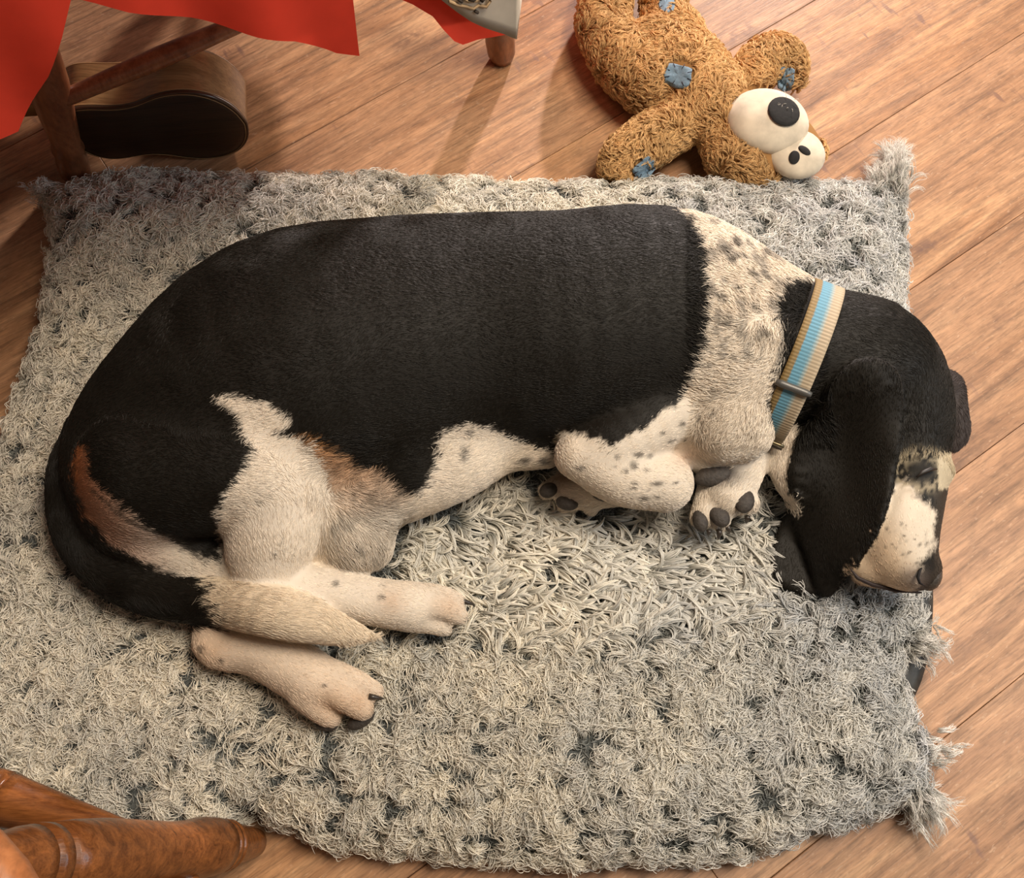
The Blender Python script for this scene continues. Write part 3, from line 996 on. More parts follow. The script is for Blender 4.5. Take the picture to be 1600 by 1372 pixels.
def collar_mat():
    m, nt, bs, N, Lk = new_mat('collar_webbing')
    uv = node(nt, 'ShaderNodeUVMap', uv_map='strip')
    sp = node(nt, 'ShaderNodeSeparateXYZ'); Lk.new(uv.outputs[0], sp.inputs[0])
    wv = node(nt, 'ShaderNodeMath', operation='SINE')
    ml = node(nt, 'ShaderNodeMath', operation='MULTIPLY', i_1=900.0)
    Lk.new(sp.outputs[0], ml.inputs[0]); Lk.new(ml.outputs[0], wv.inputs[0])
    rib = node(nt, 'ShaderNodeMapRange'); rib.inputs[1].default_value = -1; Lk.new(wv.outputs[0], rib.inputs[0])
    nf = noise(nt, mapped(nt, uv.outputs[0], (520, 22, 1)), 1.0, 2)
    ad = node(nt, 'ShaderNodeMath', operation='MULTIPLY_ADD', i_1=0.16, i_2=-0.08)
    Lk.new(nf, ad.inputs[0])
    s2 = node(nt, 'ShaderNodeMath', operation='ADD'); Lk.new(sp.outputs[1], s2.inputs[0]); Lk.new(ad.outputs[0], s2.inputs[1])
    c = ramp(nt, s2.outputs[0], [(0.0, (0.26, 0.17, 0.06)), (0.22, (0.24, 0.16, 0.06)), (0.25, (0.11, 0.29, 0.40)), (0.52, (0.13, 0.30, 0.39)), (0.62, (0.30, 0.36, 0.34)), (0.70, (0.42, 0.33, 0.22)), (1.0, (0.46, 0.36, 0.24))])
    dots = ramp(nt, noise(nt, mapped(nt, uv.outputs[0], (260, 60, 1)), 1.0, 1), [(0.62, 0.0), (0.68, 1.0)])
    band = ramp(nt, sp.outputs[1], [(0.38, 0.0), (0.46, .8), (0.56, .8), (0.64, 0.0)])
    c = mix(nt, mix(nt, 1.0, dots, band, 'MULTIPLY'), c, (0.07, 0.12, 0.16))
    c = mix(nt, 0.55, c, ramp(nt, rib.outputs[0], [(0.0, 0.62), (0.6, 1.08)]), 'MULTIPLY')
    Lk.new(c, bs.inputs['Base Color'])
    bs.inputs['Roughness'].default_value = 0.7
    bump(nt, rib.outputs[0], bs, 0.4, 0.0008)
    return m


CZ = 0.160
A3 = pix(1304, 436, .22); B3 = pix(1222, 662, .22)
cc = pix(1262, 549, .236); cc.z = .155
ex = (B3 - A3); ex.z = 0; ex.normalize()
ey = Vector((-ex.y, ex.x, 0))      # across the strap, towards the head
if ey.x < 0: ey = -ey
CWID = 0.0335
NR = 120
angs = np.linspace(0, 2 * np.pi, NR, endpoint=False)
rr_ = np.zeros(NR)
nf_ = Field(tuple(pix(1262, 551, .16) + Vector((-.16, -.17, -.14))), tuple(pix(1262, 551, .16) + Vector((.16, .17, .12))), .004)
for name, k, kin, sq, pr in DG:
    if name in ('trunk', 'head'): nf_.group(pr, k, kin, sq)
for w in np.linspace(-.5, .5, 5) * CWID:
    for k, a in enumerate(angs):
        dv = np.array(-ex) * math.cos(a) + np.array((0, 0, math.sin(a)))
        rs = np.arange(.02, .16, .001)
        P_ = np.array(cc + ey * w)[None] + rs[:, None] * dv[None]
        ix_ = ((P_ - nf_.lo) / nf_.h).round().astype(int)
        okk = np.all((ix_ >= 0) & (ix_ < nf_.n), 1)
        ix_ = np.clip(ix_, 0, nf_.n - 1)
        ins_ = okk & (nf_.F[ix_[:, 0], ix_[:, 1], ix_[:, 2]] < 0)
        out_ = np.argmax(~ins_) if (~ins_).any() else len(rs) - 1
        rr_[k] = max(rr_[k], min(rs[out_], .115))
low = cc.z - .072
rr_ = np.where(np.sin(angs) < 0, np.minimum(rr_, (cc.z - low) / np.maximum(-np.sin(angs), 1e-3)), rr_)
for _ in range(30):
    rr_ = np.maximum(rr_, (np.roll(rr_, 1) + np.roll(rr_, -1)) / 2)
for _ in range(6):
    rr_ = (np.roll(rr_, 1) + np.roll(rr_, -1) + 2 * rr_) / 4


def ring_pt(t, r_off=0.0, w=0.0):
    a = (math.pi * t) % (2 * math.pi)
    f = a / (2 * math.pi) * NR
    i = int(f) % NR
    r = rr_[i] * (1 - (f - int(f))) + rr_[(i + 1) % NR] * (f - int(f)) + r_off + .0015
    return cc + (-ex) * (r * math.cos(a)) + Vector((0, 0, r * math.sin(a))) + ey * w


bm = bmesh.new()
uvl = bm.loops.layers.uv.new('strip')
NW = 8
rows = []
for i in range(NR):
    t = 2 * i / NR
    o_, i_ = [], []
    for j in range(NW + 1):
        w = (j / NW - .5) * CWID
        o_.append(bm.verts.new(ring_pt(t, 0.0035, w)))
        i_.append(bm.verts.new(ring_pt(t, 0.0012, w)))
    rows.append((o_, i_))
for i in range(NR):
    (o0, i0), (o1, i1) = rows[i], rows[(i + 1) % NR]
    def f4(vs, us):
        f = bm.faces.new(vs)
        for l, u in zip(f.loops, us): l[uvl].uv = u
    for j in range(NW):
        u0, u1 = i / NR, (i + 1) / NR
        us = [(u0, j / NW), (u1, j / NW), (u1, (j + 1) / NW), (u0, (j + 1) / NW)]
        f4((o0[j], o1[j], o1[j + 1], o0[j + 1]), us)
        f4((i0[j], i0[j + 1], i1[j + 1], i1[j]), us)
    f4((o0[0], i0[0], i1[0], o1[0]), [(i / NR, 0)] * 4)
    f4((o0[NW], o1[NW], i1[NW], i0[NW]), [(i / NR, 1)] * 4)
from_bm('webbing', bm, collar_mat(), collar)
slm = plain('slider_grey', (0.13, 0.125, 0.115), 0.4, 0.1, 60, metal=0.3)


def cross_bar(name, t, r, over, mat, wid=CWID + .006, flat=1.0):
    bm = bmesh.new()
    tube(bm, [ring_pt(t, over, w) for w in np.linspace(-wid / 2, wid / 2, 8)], [r * .7, r, r, r, r, r, r, r * .7], 14, True, flat)
    return from_bm(name, bm, mat, collar)


props(cross_bar('slider', 0.67, 0.0042, 0.006, slm), 'grey slider bar across the strap')
brass = plain('brass_buckle', (0.20, 0.16, 0.09), 0.35, 0.2, 60, metal=0.8)
cross_bar('buckle_bar', 0.965, 0.0022, 0.008, brass)
cross_bar('buckle_bar', 1.01, 0.0022, 0.007, plain('buckle_dark', (0.05, 0.035, 0.02), .4), flat=1.4)
bm = bmesh.new()
rc_ = ring_pt(0.86, 0.005, -CWID / 2 - .002)
tube(bm, [rc_ + Vector((math.cos(a) * .006, 0, math.sin(a) * .006)) for a in np.linspace(0, 2 * math.pi, 17)], .0011, 8, False)
props(from_bm('tag_ring', bm, plain('chrome', (.7, .68, .62), .2, .05, metal=1.0), collar), 'small chrome ring on the collar edge')

# ------------------------------------------------------------------ bed pile
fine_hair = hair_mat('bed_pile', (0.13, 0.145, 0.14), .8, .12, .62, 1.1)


def dog_inside(p):
    i = ((p - fld.lo) / fld.h).round().astype(int)
    ok = np.all((i >= 0) & (i < fld.n), 1)
    i = np.clip(i, 0, fld.n - 1)
    return ok & (dog_F[i[:, 0], i[:, 1], i[:, 2]] < 0.0)


bn_ = vnormals(bed_me)
bQq = np.array([p.vertices[:] for p in bed_me.polygons]) if len(bed_me.polygons) < 1 else bQ
bT3 = np.concatenate([bQ[:, [0, 1, 2]], bQ[:, [0, 2, 3]]])
ti, w3, rp, rn = sample_mesh(bV, bT3, bn_, 42000, None, -0.15)
x, y = to_px(rp)
vis = (x > -60) & (x < 1660) & (y < 1430)
hid = np.zeros(len(rp), bool)
for dz_ in (.006, .011, .016, .022, .03):
    up = rp.copy(); up[:, 2] += dz_
    hid |= dog_inside(up)
# tufts: keep clumps away from small bare hollows
hol = vn(rp, 0.014, 31) * .6 + vn(rp, 0.030, 32) * .4
keepc = vis & ~hid & ((hol > .36) | (rng.random(len(rp)) < .22))
rp, rn, x, y = rp[keepc], rn[keepc], x[keepc], y[keepc]
N = len(rp)
long_zone = np.exp(-(((x - 930) / 330) ** 2 + ((y - 885) / 135) ** 2))
long_zone = np.clip(long_zone * 2.0 - .25, 0, 1)
th = 2 * math.pi * (vn(rp, 0.11, 41) * 1.7 + vn(rp, 0.035, 42) * .75)
th_long = np.arctan2(-(y - 905), (x - 1190)) + math.pi * 1.0 + (vn(rp, 0.05, 43) - .5) * 2.6
# parting line to the right: strands comb towards it
vx = np.cos(th) * (1 - long_zone) + np.cos(th_long) * long_zone
vy = np.sin(th) * (1 - long_zone) + np.sin(th_long) * long_zone
d3 = np.stack([vx, vy, np.zeros(N)], 1) + rng.normal(size=(N, 3)) * .22
# outward lean on the rim
rim = np.clip(1 - rn[:, 2], 0, 1)[:, None]
d3 = d3 * (1 - .6 * rim) + np.stack([rn[:, 0], rn[:, 1], np.zeros(N)], 1) * rim * 1.5
smoothz = np.clip((vn(rp, 0.16, 44) - .62) * 5, 0, 1) * (1 - long_zone)
from mathutils.kdtree import KDTree
NC = 3600
cpt = np.stack([rng.uniform(-.85, .62, NC), rng.uniform(-.12, .90, NC)], 1)
kd = KDTree(NC)
for i_, c_ in enumerate(cpt): kd.insert((c_[0], c_[1], 0), i_)
kd.balance()
near = np.array([kd.find((p_[0], p_[1], 0))[1] for p_ in rp])
tv = cpt[near] - rp[:, :2]
ta = rng.random(NC)[near] * 2 * math.pi; tl = rng.random(NC)[near]
swirl = np.stack([-tv[:, 1], tv[:, 0]], 1) * np.where(tl > .5, 1, -1)[:, None] * 60
tdir = np.stack([np.cos(ta), np.sin(ta)], 1) * .55 + tv * 75 + swirl
wl = (1 - long_zone)[:, None]
d3[:, :2] = d3[:, :2] * (1 - .75 * wl) + tdir * .75 * wl
rp[:, :2] += tv * .30 * wl
L = (0.025 + 0.012 * long_zone) * rng.uniform(.7, 1.25, N)
lift = rng.uniform(.55, 1.15, N) * (1 - .25 * long_zone)
curl = (rng.normal(size=N) * (1.7 - .7 * long_zone) + (tl - .5) * 4.4 * (1 - long_zone))
Mh = 9
Pb = clumps(rp - rn * .001, rn, d3, L, lift, curl, 7, Mh, .0016 + .0012 * (1 - long_zone), .0003 + .0021 * (1 - long_zone), .0004 + .0016 * (1 - long_zone), .55)
cr = np.array((0.86, 0.79, 0.65)); gr = np.array((0.54, 0.52, 0.47))
mixf = np.clip(vn(rp, 0.05, 51) * .5 + tl * .35 + rng.random(N) * .45 - .05, 0, 1)[:, None]
cb = gr * (1 - mixf) + cr * mixf
cool_cast = np.clip((rp[:, :1] - .0) / .38 + (vn(rp, .09, 81)[:, None] - .5) * .5, 0, 1)  # cool light from the right put into the fur colour
cb = cb * (1 - cool_cast + cool_cast * np.array((.86, .91, 1.02)))
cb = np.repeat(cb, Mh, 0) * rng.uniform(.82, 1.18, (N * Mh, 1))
rads = np.repeat(.00048 + .00034 * long_zone, Mh)[:, None] * np.array([.9, 1, 1, .95, .8, .55, .2])[None]
# corner tufts, standing out from the seams
tufts = []
def tuft(px, py, z, tx, ty, n, Lm, spread):
    a = np.array(pix(px, py, z)); b = np.array(pix(tx, ty, z))
    d = (b - a); d /= np.linalg.norm(d)
    r = a + rng.normal(size=(n, 3)) * spread
    dirs = d + rng.normal(size=(n, 3)) * .22
    nn = np.tile([0, 0, 1.0], (n, 1)) + rng.normal(size=(n, 3)) * .2
    return clumps(r, nn, dirs, np.full(n, Lm) * rng.uniform(.7, 1.2, n), rng.uniform(.2, .8, n), rng.normal(size=n) * .9, 7, Mh, np.full(n, .0022), np.full(n, .0016), np.full(n, .0016))
for a in [(1392, 262, .045, 1396, 200, 80, .038, .006), (1388, 290, .05, 1395, 230, 160, .030, .011), (1430, 1245, .025, 1475, 1290, 110, .028, .010), (1436, 1175, .03, 1470, 1178, 50, .018, .012),
          (78, 305, .03, 60, 296, 60, .020, .008), (1436, 1000, .04, 1470, 1018, 50, .018, .010)]:
    tufts.append(tuft(*a))
Pt = np.concatenate(tufts)
Pb = np.concatenate([Pb, Pt])
cb = np.concatenate([cb, np.tile(cr * np.array((.84, .88, .98)), (len(Pt), 1)) * rng.uniform(.8, 1.2, (len(Pt), 1))])
rads = np.concatenate([rads, np.tile(rads[:1] * .65, (len(Pt), 1))])
Pb[:, :, 2] = np.maximum(Pb[:, :, 2], 0.0015)
is_long = np.concatenate([np.repeat(rng.random(len(long_zone)) < long_zone * 1.3, Mh), np.zeros(len(Pt), bool)])
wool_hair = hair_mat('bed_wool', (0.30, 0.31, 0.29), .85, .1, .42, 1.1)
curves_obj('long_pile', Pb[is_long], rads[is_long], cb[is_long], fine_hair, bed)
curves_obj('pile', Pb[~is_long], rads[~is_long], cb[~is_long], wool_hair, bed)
ti, w3, rp, rn = sample_mesh(bV, bT3, bn_, 90000, None, -0.1)
x, y = to_px(rp)
up = rp.copy(); up[:, 2] += .008
kk = (x > -40) & (x < 1640) & (y < 1420) & ~dog_inside(up)
rp, rn = rp[kk], rn[kk]; N = len(rp)
th = 2 * math.pi * (vn(rp, 0.02, 71) * 2)
d3 = np.stack([np.cos(th), np.sin(th), np.zeros(N)], 1) + rng.normal(size=(N, 3)) * .5
Pu = paths(rp, rn, d3, rng.uniform(.008, .014, N), rng.uniform(.3, .9, N), rng.normal(size=N) * 1.6, 5)
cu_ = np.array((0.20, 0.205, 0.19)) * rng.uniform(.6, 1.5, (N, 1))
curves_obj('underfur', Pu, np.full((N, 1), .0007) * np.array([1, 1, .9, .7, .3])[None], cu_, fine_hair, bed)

# ------------------------------------------------------------------ plush bear
BG = []


def bgrp(pts, k=0.012, kin=0.02, sq=1.0):
    BG.append((k, 0.0015, sq, chain(pts)))


bgrp([(1030, 80, .05, 56), (1070, 110, .052, 64), (1112, 165, .055, 58), (1135, 195, .05, 50)], .01, .02, .8)
bgrp([(1015, 130, .05, 48), (975, 95, .045, 46), (945, 45, .042, 40), (948, -5, .045, 38), (960, -40, .05, 36)], .012)
bgrp([(1060, 60, .05, 40), (1038, 25, .045, 34), (1040, -20, .045, 34), (1052, -45, .045, 30)], .012)
bgrp([(1085, 180, .05, 36), (1050, 200, .05, 36), (1012, 222, .045, 38), (978, 246, .042, 34), (965, 262, .04, 26)], .010)
bgrp([(1160, 130, .05, 30), (1190, 100, .045, 34), (1215, 88, .042, 30), (1236, 98, .04, 22), (1240, 122, .038, 18)], .010)
bgrp([(1165, 200, .05, 56), (1210, 222, .05, 58), (1245, 240, .045, 42)], .012, .02, .85)
bgrp([(1135, 215, .045, 38), (1150, 250, .045, 42), (1185, 262, .045, 40)], .010)
bf = Field((0.03, 0.74, 0.002), (0.50, 1.28, 0.125), 0.004)
for k, kin, sq, pr in BG: bf.group(pr, k, kin, sq)
bF = np.maximum(bf.F, (0.004 - bf.ax[2])[None, None, :].astype(np.float32))
bF[:, :, 0] = 1
_bx, _by = np.meshgrid(bf.ax[0], bf.ax[1], indexing='ij')
_bd = np.maximum((bf.ax[2][None, None, :] - bed_h(_bx, _by)[:, :, None]), dist_poly(_bx, _by, bed_poly)[:, :, None]) - .003
bF = np.maximum(bF, -_bd.astype(np.float32))      # it leans against the bed
V, Q = surface_nets(bF, bf.lo, bf.h)
V = relax(V, Q, 3, .45)
bear_me = mesh_np('plush_bear', V, Q)
set_vcol(bear_me, np.tile((0.30, 0.155, 0.055), (len(V), 1)))
bear = link('plush_bear', bear_me, coat_mat('plush_backing', .9, .1))
props(bear, 'worn tan plush bear toy with cream face and blue patches lying on its back', 'plush toy')
nb = vnormals(bear_me)
bT = np.concatenate([Q[:, [0, 1, 2]], Q[:, [0, 2, 3]]])
muz_c, muz_r = (1197, 184), (60, 56)
ti, w3, rp, rn = sample_mesh(V, bT, nb, 17000, None, -.35)
x, y = to_px(rp)
facep = [(1205, 200), (1255, 180), (1278, 205), (1290, 245), (1286, 290), (1215, 290), (1190, 232)]
patches = [(1060, 117, 21, 16, 14), (1042, 4, 12, 14, 0), (1229, 122, 12, 17, 10), (1008, 262, 18, 12, -40)]
ok = ~((((x - muz_c[0]) / 58) ** 2 + ((y - muz_c[1]) / 54) ** 2) < 1) & ~in_poly(x, y, facep)
for (cx_, cy_, a, b, g) in patches: ok &= ~((((x - cx_) / (a * 1.25)) ** 2 + ((y - cy_) / (b * 1.25)) ** 2) < 1)
rp, rn = rp[ok], rn[ok]
N = len(rp)
th = 2 * math.pi * (vn(rp, 0.06, 61) * 1.3 + vn(rp, .02, 62) * .5) + 2.2
d3 = np.stack([np.cos(th), np.sin(th) - .3, np.zeros(N) - .1], 1)
Pp = clumps(rp - rn * .001, rn, d3, rng.uniform(.010, .019, N), rng.uniform(.6, 1.2, N), rng.normal(size=N) * 1.0, 6, 7, np.full(N, .0013), np.full(N, .0004), np.full(N, .0005), .5)
ct = np.array((0.66, 0.40, 0.17)) * (1 - vn(rp, .05, 64)[:, None] * .3) + np.array((.14, .09, .04)) * rng.random((N, 1))
ct = np.repeat(ct, 7, 0) * rng.uniform(.8, 1.2, (N * 7, 1))
Pp[:, :, 2] = np.maximum(Pp[:, :, 2], .001)
curves_obj('plush_fur', Pp, np.full((len(Pp), 1), .00040) * np.array([1, 1, 1, .9, .7, .25])[None], ct, hair_mat('plush_hair', (.50, .42, .34), .7, .2, .5), bear)

cream = plain('cream_velour', (0.62, 0.53, 0.40), .85, .18, 45, .12, sheen=.3)
blackf = plain('black_felt', (0.012, 0.011, 0.010), .9, .3, 200, .2)


def muz_push(u, q):
    q.x *= 1 + .10 * u.y * 0
    return q


s = depth(1197, 184, .08) / FPX
muzzle_c = pix(1199, 190, .084)
ellipsoid('muzzle', muzzle_c, (64 * s, 57 * s, .028), Matrix.Rotation(math.radians(-18), 3, 'Z'), cream, bear, 40)
# cream face above the muzzle
fc = pix(1243, 240, .072)
ellipsoid('face_patch', fc, (46 * s, 44 * s, .020), Matrix.Rotation(math.radians(-30), 3, 'Z'), cream, bear, 28)


def on_ell(px, py, c, r, ang, z0):
    """height of the ellipsoid surface under a measured point"""
    z = z0
    for _ in range(12):
        p = pix(px, py, z)
        q = Matrix.Rotation(-math.radians(-ang), 3, 'Z') @ (p - c)
        k = 1 - (q.x / r[0]) ** 2 - (q.y / r[1]) ** 2
        z = c.z + r[2] * math.sqrt(max(k, .02))
    p = pix(px, py, z); q = Matrix.Rotation(-math.radians(-ang), 3, 'Z') @ (p - c)
    n = Vector((q.x / r[0] ** 2, q.y / r[1] ** 2, (z - c.z) / r[2] ** 2)).normalized()
    return p, Matrix.Rotation(math.radians(-ang), 3, 'Z') @ n


def disc_on(name, px, py, a, b, ang, c, r, eang, mat, z0, thick=.0022):
    p, n = on_ell(px, py, c, r, eang, z0)
    sc = depth(px, py, p.z) / FPX
    R = n.to_track_quat('Z', 'Y').to_matrix() @ Matrix.Rotation(math.radians(-ang), 3, 'Z')
    return ellipsoid(name, p, (a * sc, b * sc, thick), R, mat, bear, 24)


MR = (64 * s, 57 * s, .028)
props(disc_on('nose', 1225, 174, 27, 26, 0, muzzle_c, MR, 18, blackf, .1, .004), 'black felt nose, scuffed')
FR = (46 * s, 44 * s, .020)
disc_on('eye', 1241, 246, 8.5, 11, -12, fc, FR, 30, blackf, .08)
disc_on('eye', 1257, 235, 6.5, 11, -22, fc, FR, 30, blackf, .08)
# scuffed threads on the nose
p, n = on_ell(1224, 166, muzzle_c, MR, 18, .1)
scm = plain('loose_thread', (.55, .5, .42), .8)
bm = bmesh.new()
for k in range(9):
    a = Vector((rng.normal() * .006, rng.normal() * .006, 0)); b = a + Vector((rng.normal() * .006, rng.normal() * .006, 0))
    q0 = p + a + n * .0042; q1 = p + b + n * .0042
    tube(bm, [q0, q0.lerp(q1, .5) + n * .0008, q1], .00028, 5)
props(from_bm('loose_threads', bm, scm, bear), kind='stuff')

blue = plain('blue_patch', (0.17, 0.25, 0.32), .85, .15, 300, .2)
thread = plain('dark_thread', (0.02, 0.02, 0.03), .8)


def top_z(field, Fv, px, py):
    for z in np.arange(.118, .01, -.001):
        p = pix(px, py, z)
        i = ((np.array(p) - field.lo) / field.h).round().astype(int)
        if np.all(i >= 0) and np.all(i < field.n) and Fv[i[0], i[1], i[2]] < 0: return z
    return .04


for (cx_, cy_, a, b, g) in patches:
    z = top_z(bf, bF, cx_, cy_)
    def surf(px, py): return pix(px, py, top_z(bf, bF, px, py) + .0065)
    bm = bmesh.new()
    rings = []
    c0 = bm.verts.new(surf(cx_, cy_))
    ca, sa = math.cos(math.radians(g)), math.sin(math.radians(g))
    for rr in (.33, .66, .9, 1.0, 1.02):
        ring = []
        for k in range(24):
            t = 2 * math.pi * k / 24
            q = rr * (1 + .05 * math.sin(5 * t)) / max(abs(math.cos(t)), abs(math.sin(t))) ** .55
            u, v = a * q * math.cos(t), b * q * math.sin(t)
            pnt = surf(cx_ + u * ca - v * sa, cy_ + u * sa + v * ca)
            if rr > 1.01: pnt.z -= .005
            ring.append(bm.verts.new(pnt))
        rings.append(ring)
    for k in range(24): bm.faces.new((c0, rings[0][k], rings[0][(k + 1) % 24]))
    for r0, r1 in zip(rings, rings[1:]):
        for k in range(24): bm.faces.new((r0[k], r1[k], r1[(k + 1) % 24], r0[(k + 1) % 24]))
    po = from_bm('patch', bm, blue, bear)
    for k in range(8):
        t = 2 * math.pi * (k + .3) / 8
        bm = bmesh.new()
        u, v = a * math.cos(t), b * math.sin(t)
        f = lambda s_: surf(cx_ + s_ * (u * ca - v * sa), cy_ + s_ * (u * sa + v * ca)) + Vector((0, 0, .0012))
        tube(bm, [f(.72), f(.9), f(1.12)], .00055, 6)
        from_bm('stitch', bm, thread, po)

# ------------------------------------------------------------------ small lute-shaped instrument on its edge
uke = empty('ukulele', pix(270, 250, 0))
props(uke, 'small wooden ukulele resting on its edge behind the chair leg, dark back showing', 'ukulele')
E0 = pix(408, 262, 0); E1 = pix(128, 284, 0)
ul = (E1 - E0); ul.z = 0; ul.normalize()
un = Vector((-ul.y, ul.x, 0))
if un.y < 0: un = -un                 # away from the viewer
tiltu = math.radians(7)
uh = Vector((0, 0, 1)) * math.cos(tiltu) - un * math.sin(tiltu)     # across the body, upwards
ud = un * math.cos(tiltu) + Vector((0, 0, 1)) * math.sin(tiltu)     # depth of the body
BW = 0.083
base0 = E0 + Vector((0, 0, BW * math.cos(tiltu) + .001)) + un * .012


def uke_w(X):
    X = X / 0.245
    if X <= 0 or X >= 1: return 0
    pts = [(0, 0), (.015, .30), (.05, .56), (.11, .80), (.2, .96), (.30, 1.0), (.40, .94), (.52, .76), (.60, .70), (.68, .71), (.77, .77), (.85, .77), (.92, .66), (.97, .44), (1, 0)]
    for (a, b), (c, d) in zip(pts, pts[1:]):
        if a <= X <= c:
            t = (X - a) / (c - a)
            return (b + (d - b) * t) * BW
    return 0


xs = [0.245 * (0.5 - 0.5 * math.cos(math.pi * k / 48)) for k in range(49)]
out = [(X, uke_w(X)) for X in xs] + [(X, -uke_w(X)) for X in xs[-2:0:-1]]
for _ in range(2):
    out = [((out[i - 1][0] + 2 * out[i][0] + out[(i + 1) % len(out)][0]) / 4, (out[i - 1][1] + 2 * out[i][1] + out[(i + 1) % len(out)][1]) / 4) for i in range(len(out))]


def up3(X, Yv, D): return base0 + ul * X + uh * Yv + ud * D


def uke_ring(D, s_=1.0): return [up3(.12 + (X - .12) * s_, Yv * s_, D) for X, Yv in out]


def strip(name, rings_, mat, cap0=False, cap1=False, parent=None):
    bm = bmesh.new()
    rr = [[bm.verts.new(p) for p in r] for r in rings_]
    n = len(rr[0])
    for r0, r1 in zip(rr, rr[1:]):
        for k in range(n): bm.faces.new((r0[k], r0[(k + 1) % n], r1[(k + 1) % n], r1[k]))
    if cap0: bm.faces.new(rr[0])
    if cap1: bm.faces.new(rr[-1])
    return from_bm(name, bm, mat, parent)


DEP = .066
strip('ribs', [uke_ring(d) for d in np.linspace(.004, DEP, 6)], M['uke_side'], parent=uke)
strip('back_panel', [uke_ring(.001, .985), uke_ring(-.0008, .97), uke_ring(-.0014, .9)], M['uke_back'], True, True, uke)
strip('binding', [uke_ring(.005, 1.0), uke_ring(.004, 1.012), uke_ring(.0, 1.012), uke_ring(-.001, .99), uke_ring(.001, .982)], M['uke_bind'], parent=uke)
strip('purfling', [uke_ring(.0052, 1.004), uke_ring(.0052, 1.0085), uke_ring(.0066, 1.0085), uke_ring(.0066, 1.001)], M['uke_line'], parent=uke)
strip('purfling', [uke_ring(-.0012, .983), uke_ring(-.0018, .979), uke_ring(-.0012, .974)], M['uke_line'], parent=uke)
strip('soundboard', [uke_ring(DEP, 1.0), uke_ring(DEP + .002, 1.0), uke_ring(DEP + .0022, .98)], M['uke_side'], True, True, uke)
bm = bmesh.new()
for X0, X1, w, D0, D1 in [(.235, .40, .019, .046, DEP + .004)]:
    vs = [bm.verts.new(up3(X, sy * w, D)) for X in (X0, X1) for sy in (-1, 1) for D in (D0, D1)]
    for f in ((0, 1, 3, 2), (4, 6, 7, 5), (0, 4, 5, 1), (2, 3, 7, 6), (1, 5, 7, 3), (0, 2, 6, 4)): bm.faces.new([vs[i] for i in f])
bmesh.ops.bevel(bm, geom=bm.edges[:], offset=.004, segments=2, affect='EDGES')
from_bm('neck', bm, M['uke_side'], uke)

# ------------------------------------------------------------------ table with hanging cloth
e_t = Vector((.935, .355, 0)).normalized(); n_t = Vector((-e_t.y, e_t.x, 0))
p_t = Vector((-.46, .58, 0))
table = empty('dining_table', (-0.30, 1.05, 0))
props(table, 'wooden dining table with turned splayed legs under a red cloth', 'table')
TZ = .74


def board(name, corners, z0, z1, mat, parent, bev=.006):
    bm = bmesh.new()
    lo_ = [bm.verts.new((c.x, c.y, z0)) for c in corners]; hi_ = [bm.verts.new((c.x, c.y, z1)) for c in corners]
    n = len(corners)
    for k in range(n): bm.faces.new((lo_[k], lo_[(k + 1) % n], hi_[(k + 1) % n], hi_[k]))
    bm.faces.new(lo_[::-1]); bm.faces.new(hi_)
    if bev: bmesh.ops.bevel(bm, geom=bm.edges[:], offset=bev, segments=2, affect='EDGES')
    return from_bm(name, bm, mat, parent, False)


top_c = [p_t + e_t * a + n_t * b for a, b in ((-.75, .02), (.485, .02), (.485, .80), (-.75, .80))]
board('tabletop', top_c, TZ - .03, TZ, M['table'], table)
legprof = [(0, .017), (.02, .021), (.06, .022), (.09, .019), (.1, .022), (.12, .019), (.2, .0225), (.3, .026), (.38, .0245), (.45, .021), (.55, .019), (.6, .023), (.62, .019), (.8, .018), (.93, .021), (1, .021)]
_f = pix(120, 276, 0.002); _m = pix(80, 150, .185); _t = _f + (_m - _f) * ((TZ - .032) / .183)
legs = [(tuple(_f), tuple(_t)), ((-.015, 1.055, .002), (-.06, .99, TZ - .03)), ((-.85, 1.42, .002), (-.74, 1.30, TZ - .03)), ((-.27, 1.62, .002), (-.33, 1.5, TZ - .03))]
for a, b in legs: lathe('leg', a, b, legprof, M['table'], table)
sp_ = [(0, .008), (.06, .0105), (.5, .0135), (.94, .0105), (1, .008)]
_c = pix(100, 166, .185).lerp(pix(360, 45, .2), 1.22)
lathe('stretcher', pix(86, 160, .185), _c, sp_, M['table'], table)
lathe('stretcher', _c, Vector(legs[3][0]).lerp(Vector(legs[3][1]), .20), sp_, M['table'], table)
lathe('stretcher', Vector(legs[1][0]).lerp(Vector(legs[1][1]), .20), Vector(legs[2][0]).lerp(Vector(legs[2][1]), .20), sp_, M['table'], table)

hem_px = [(-330, 268), (-200, 262), (0, 217), (14, 214), (30, 210), (52, 165), (75, 118), (95, 55), (110, 0), (116, -12), (122, -2), (200, 18), (300, 34), (400, 53), (460, 62), (510, 78), (526, 84), (545, 86), (562, 88), (558, 55), (552, 0), (560, -30), (590, -30), (616, 0), (645, 8), (674, 21), (690, 40), (707, 58), (721, 65), (745, 62), (770, 61), (790, 57)]


def plane_hit(px, py, off=0.0):
    u = (px - 800) / FPX; v = (686 - py) / FPX
    d = Vector((u, v * cT + sT, v * sT - cT))
    t = (n_t.dot(p_t) + off) / d.dot(n_t)
    p = Vector((0, 0, CH)) + d * t
    return (p - p_t).dot(e_t), p.z


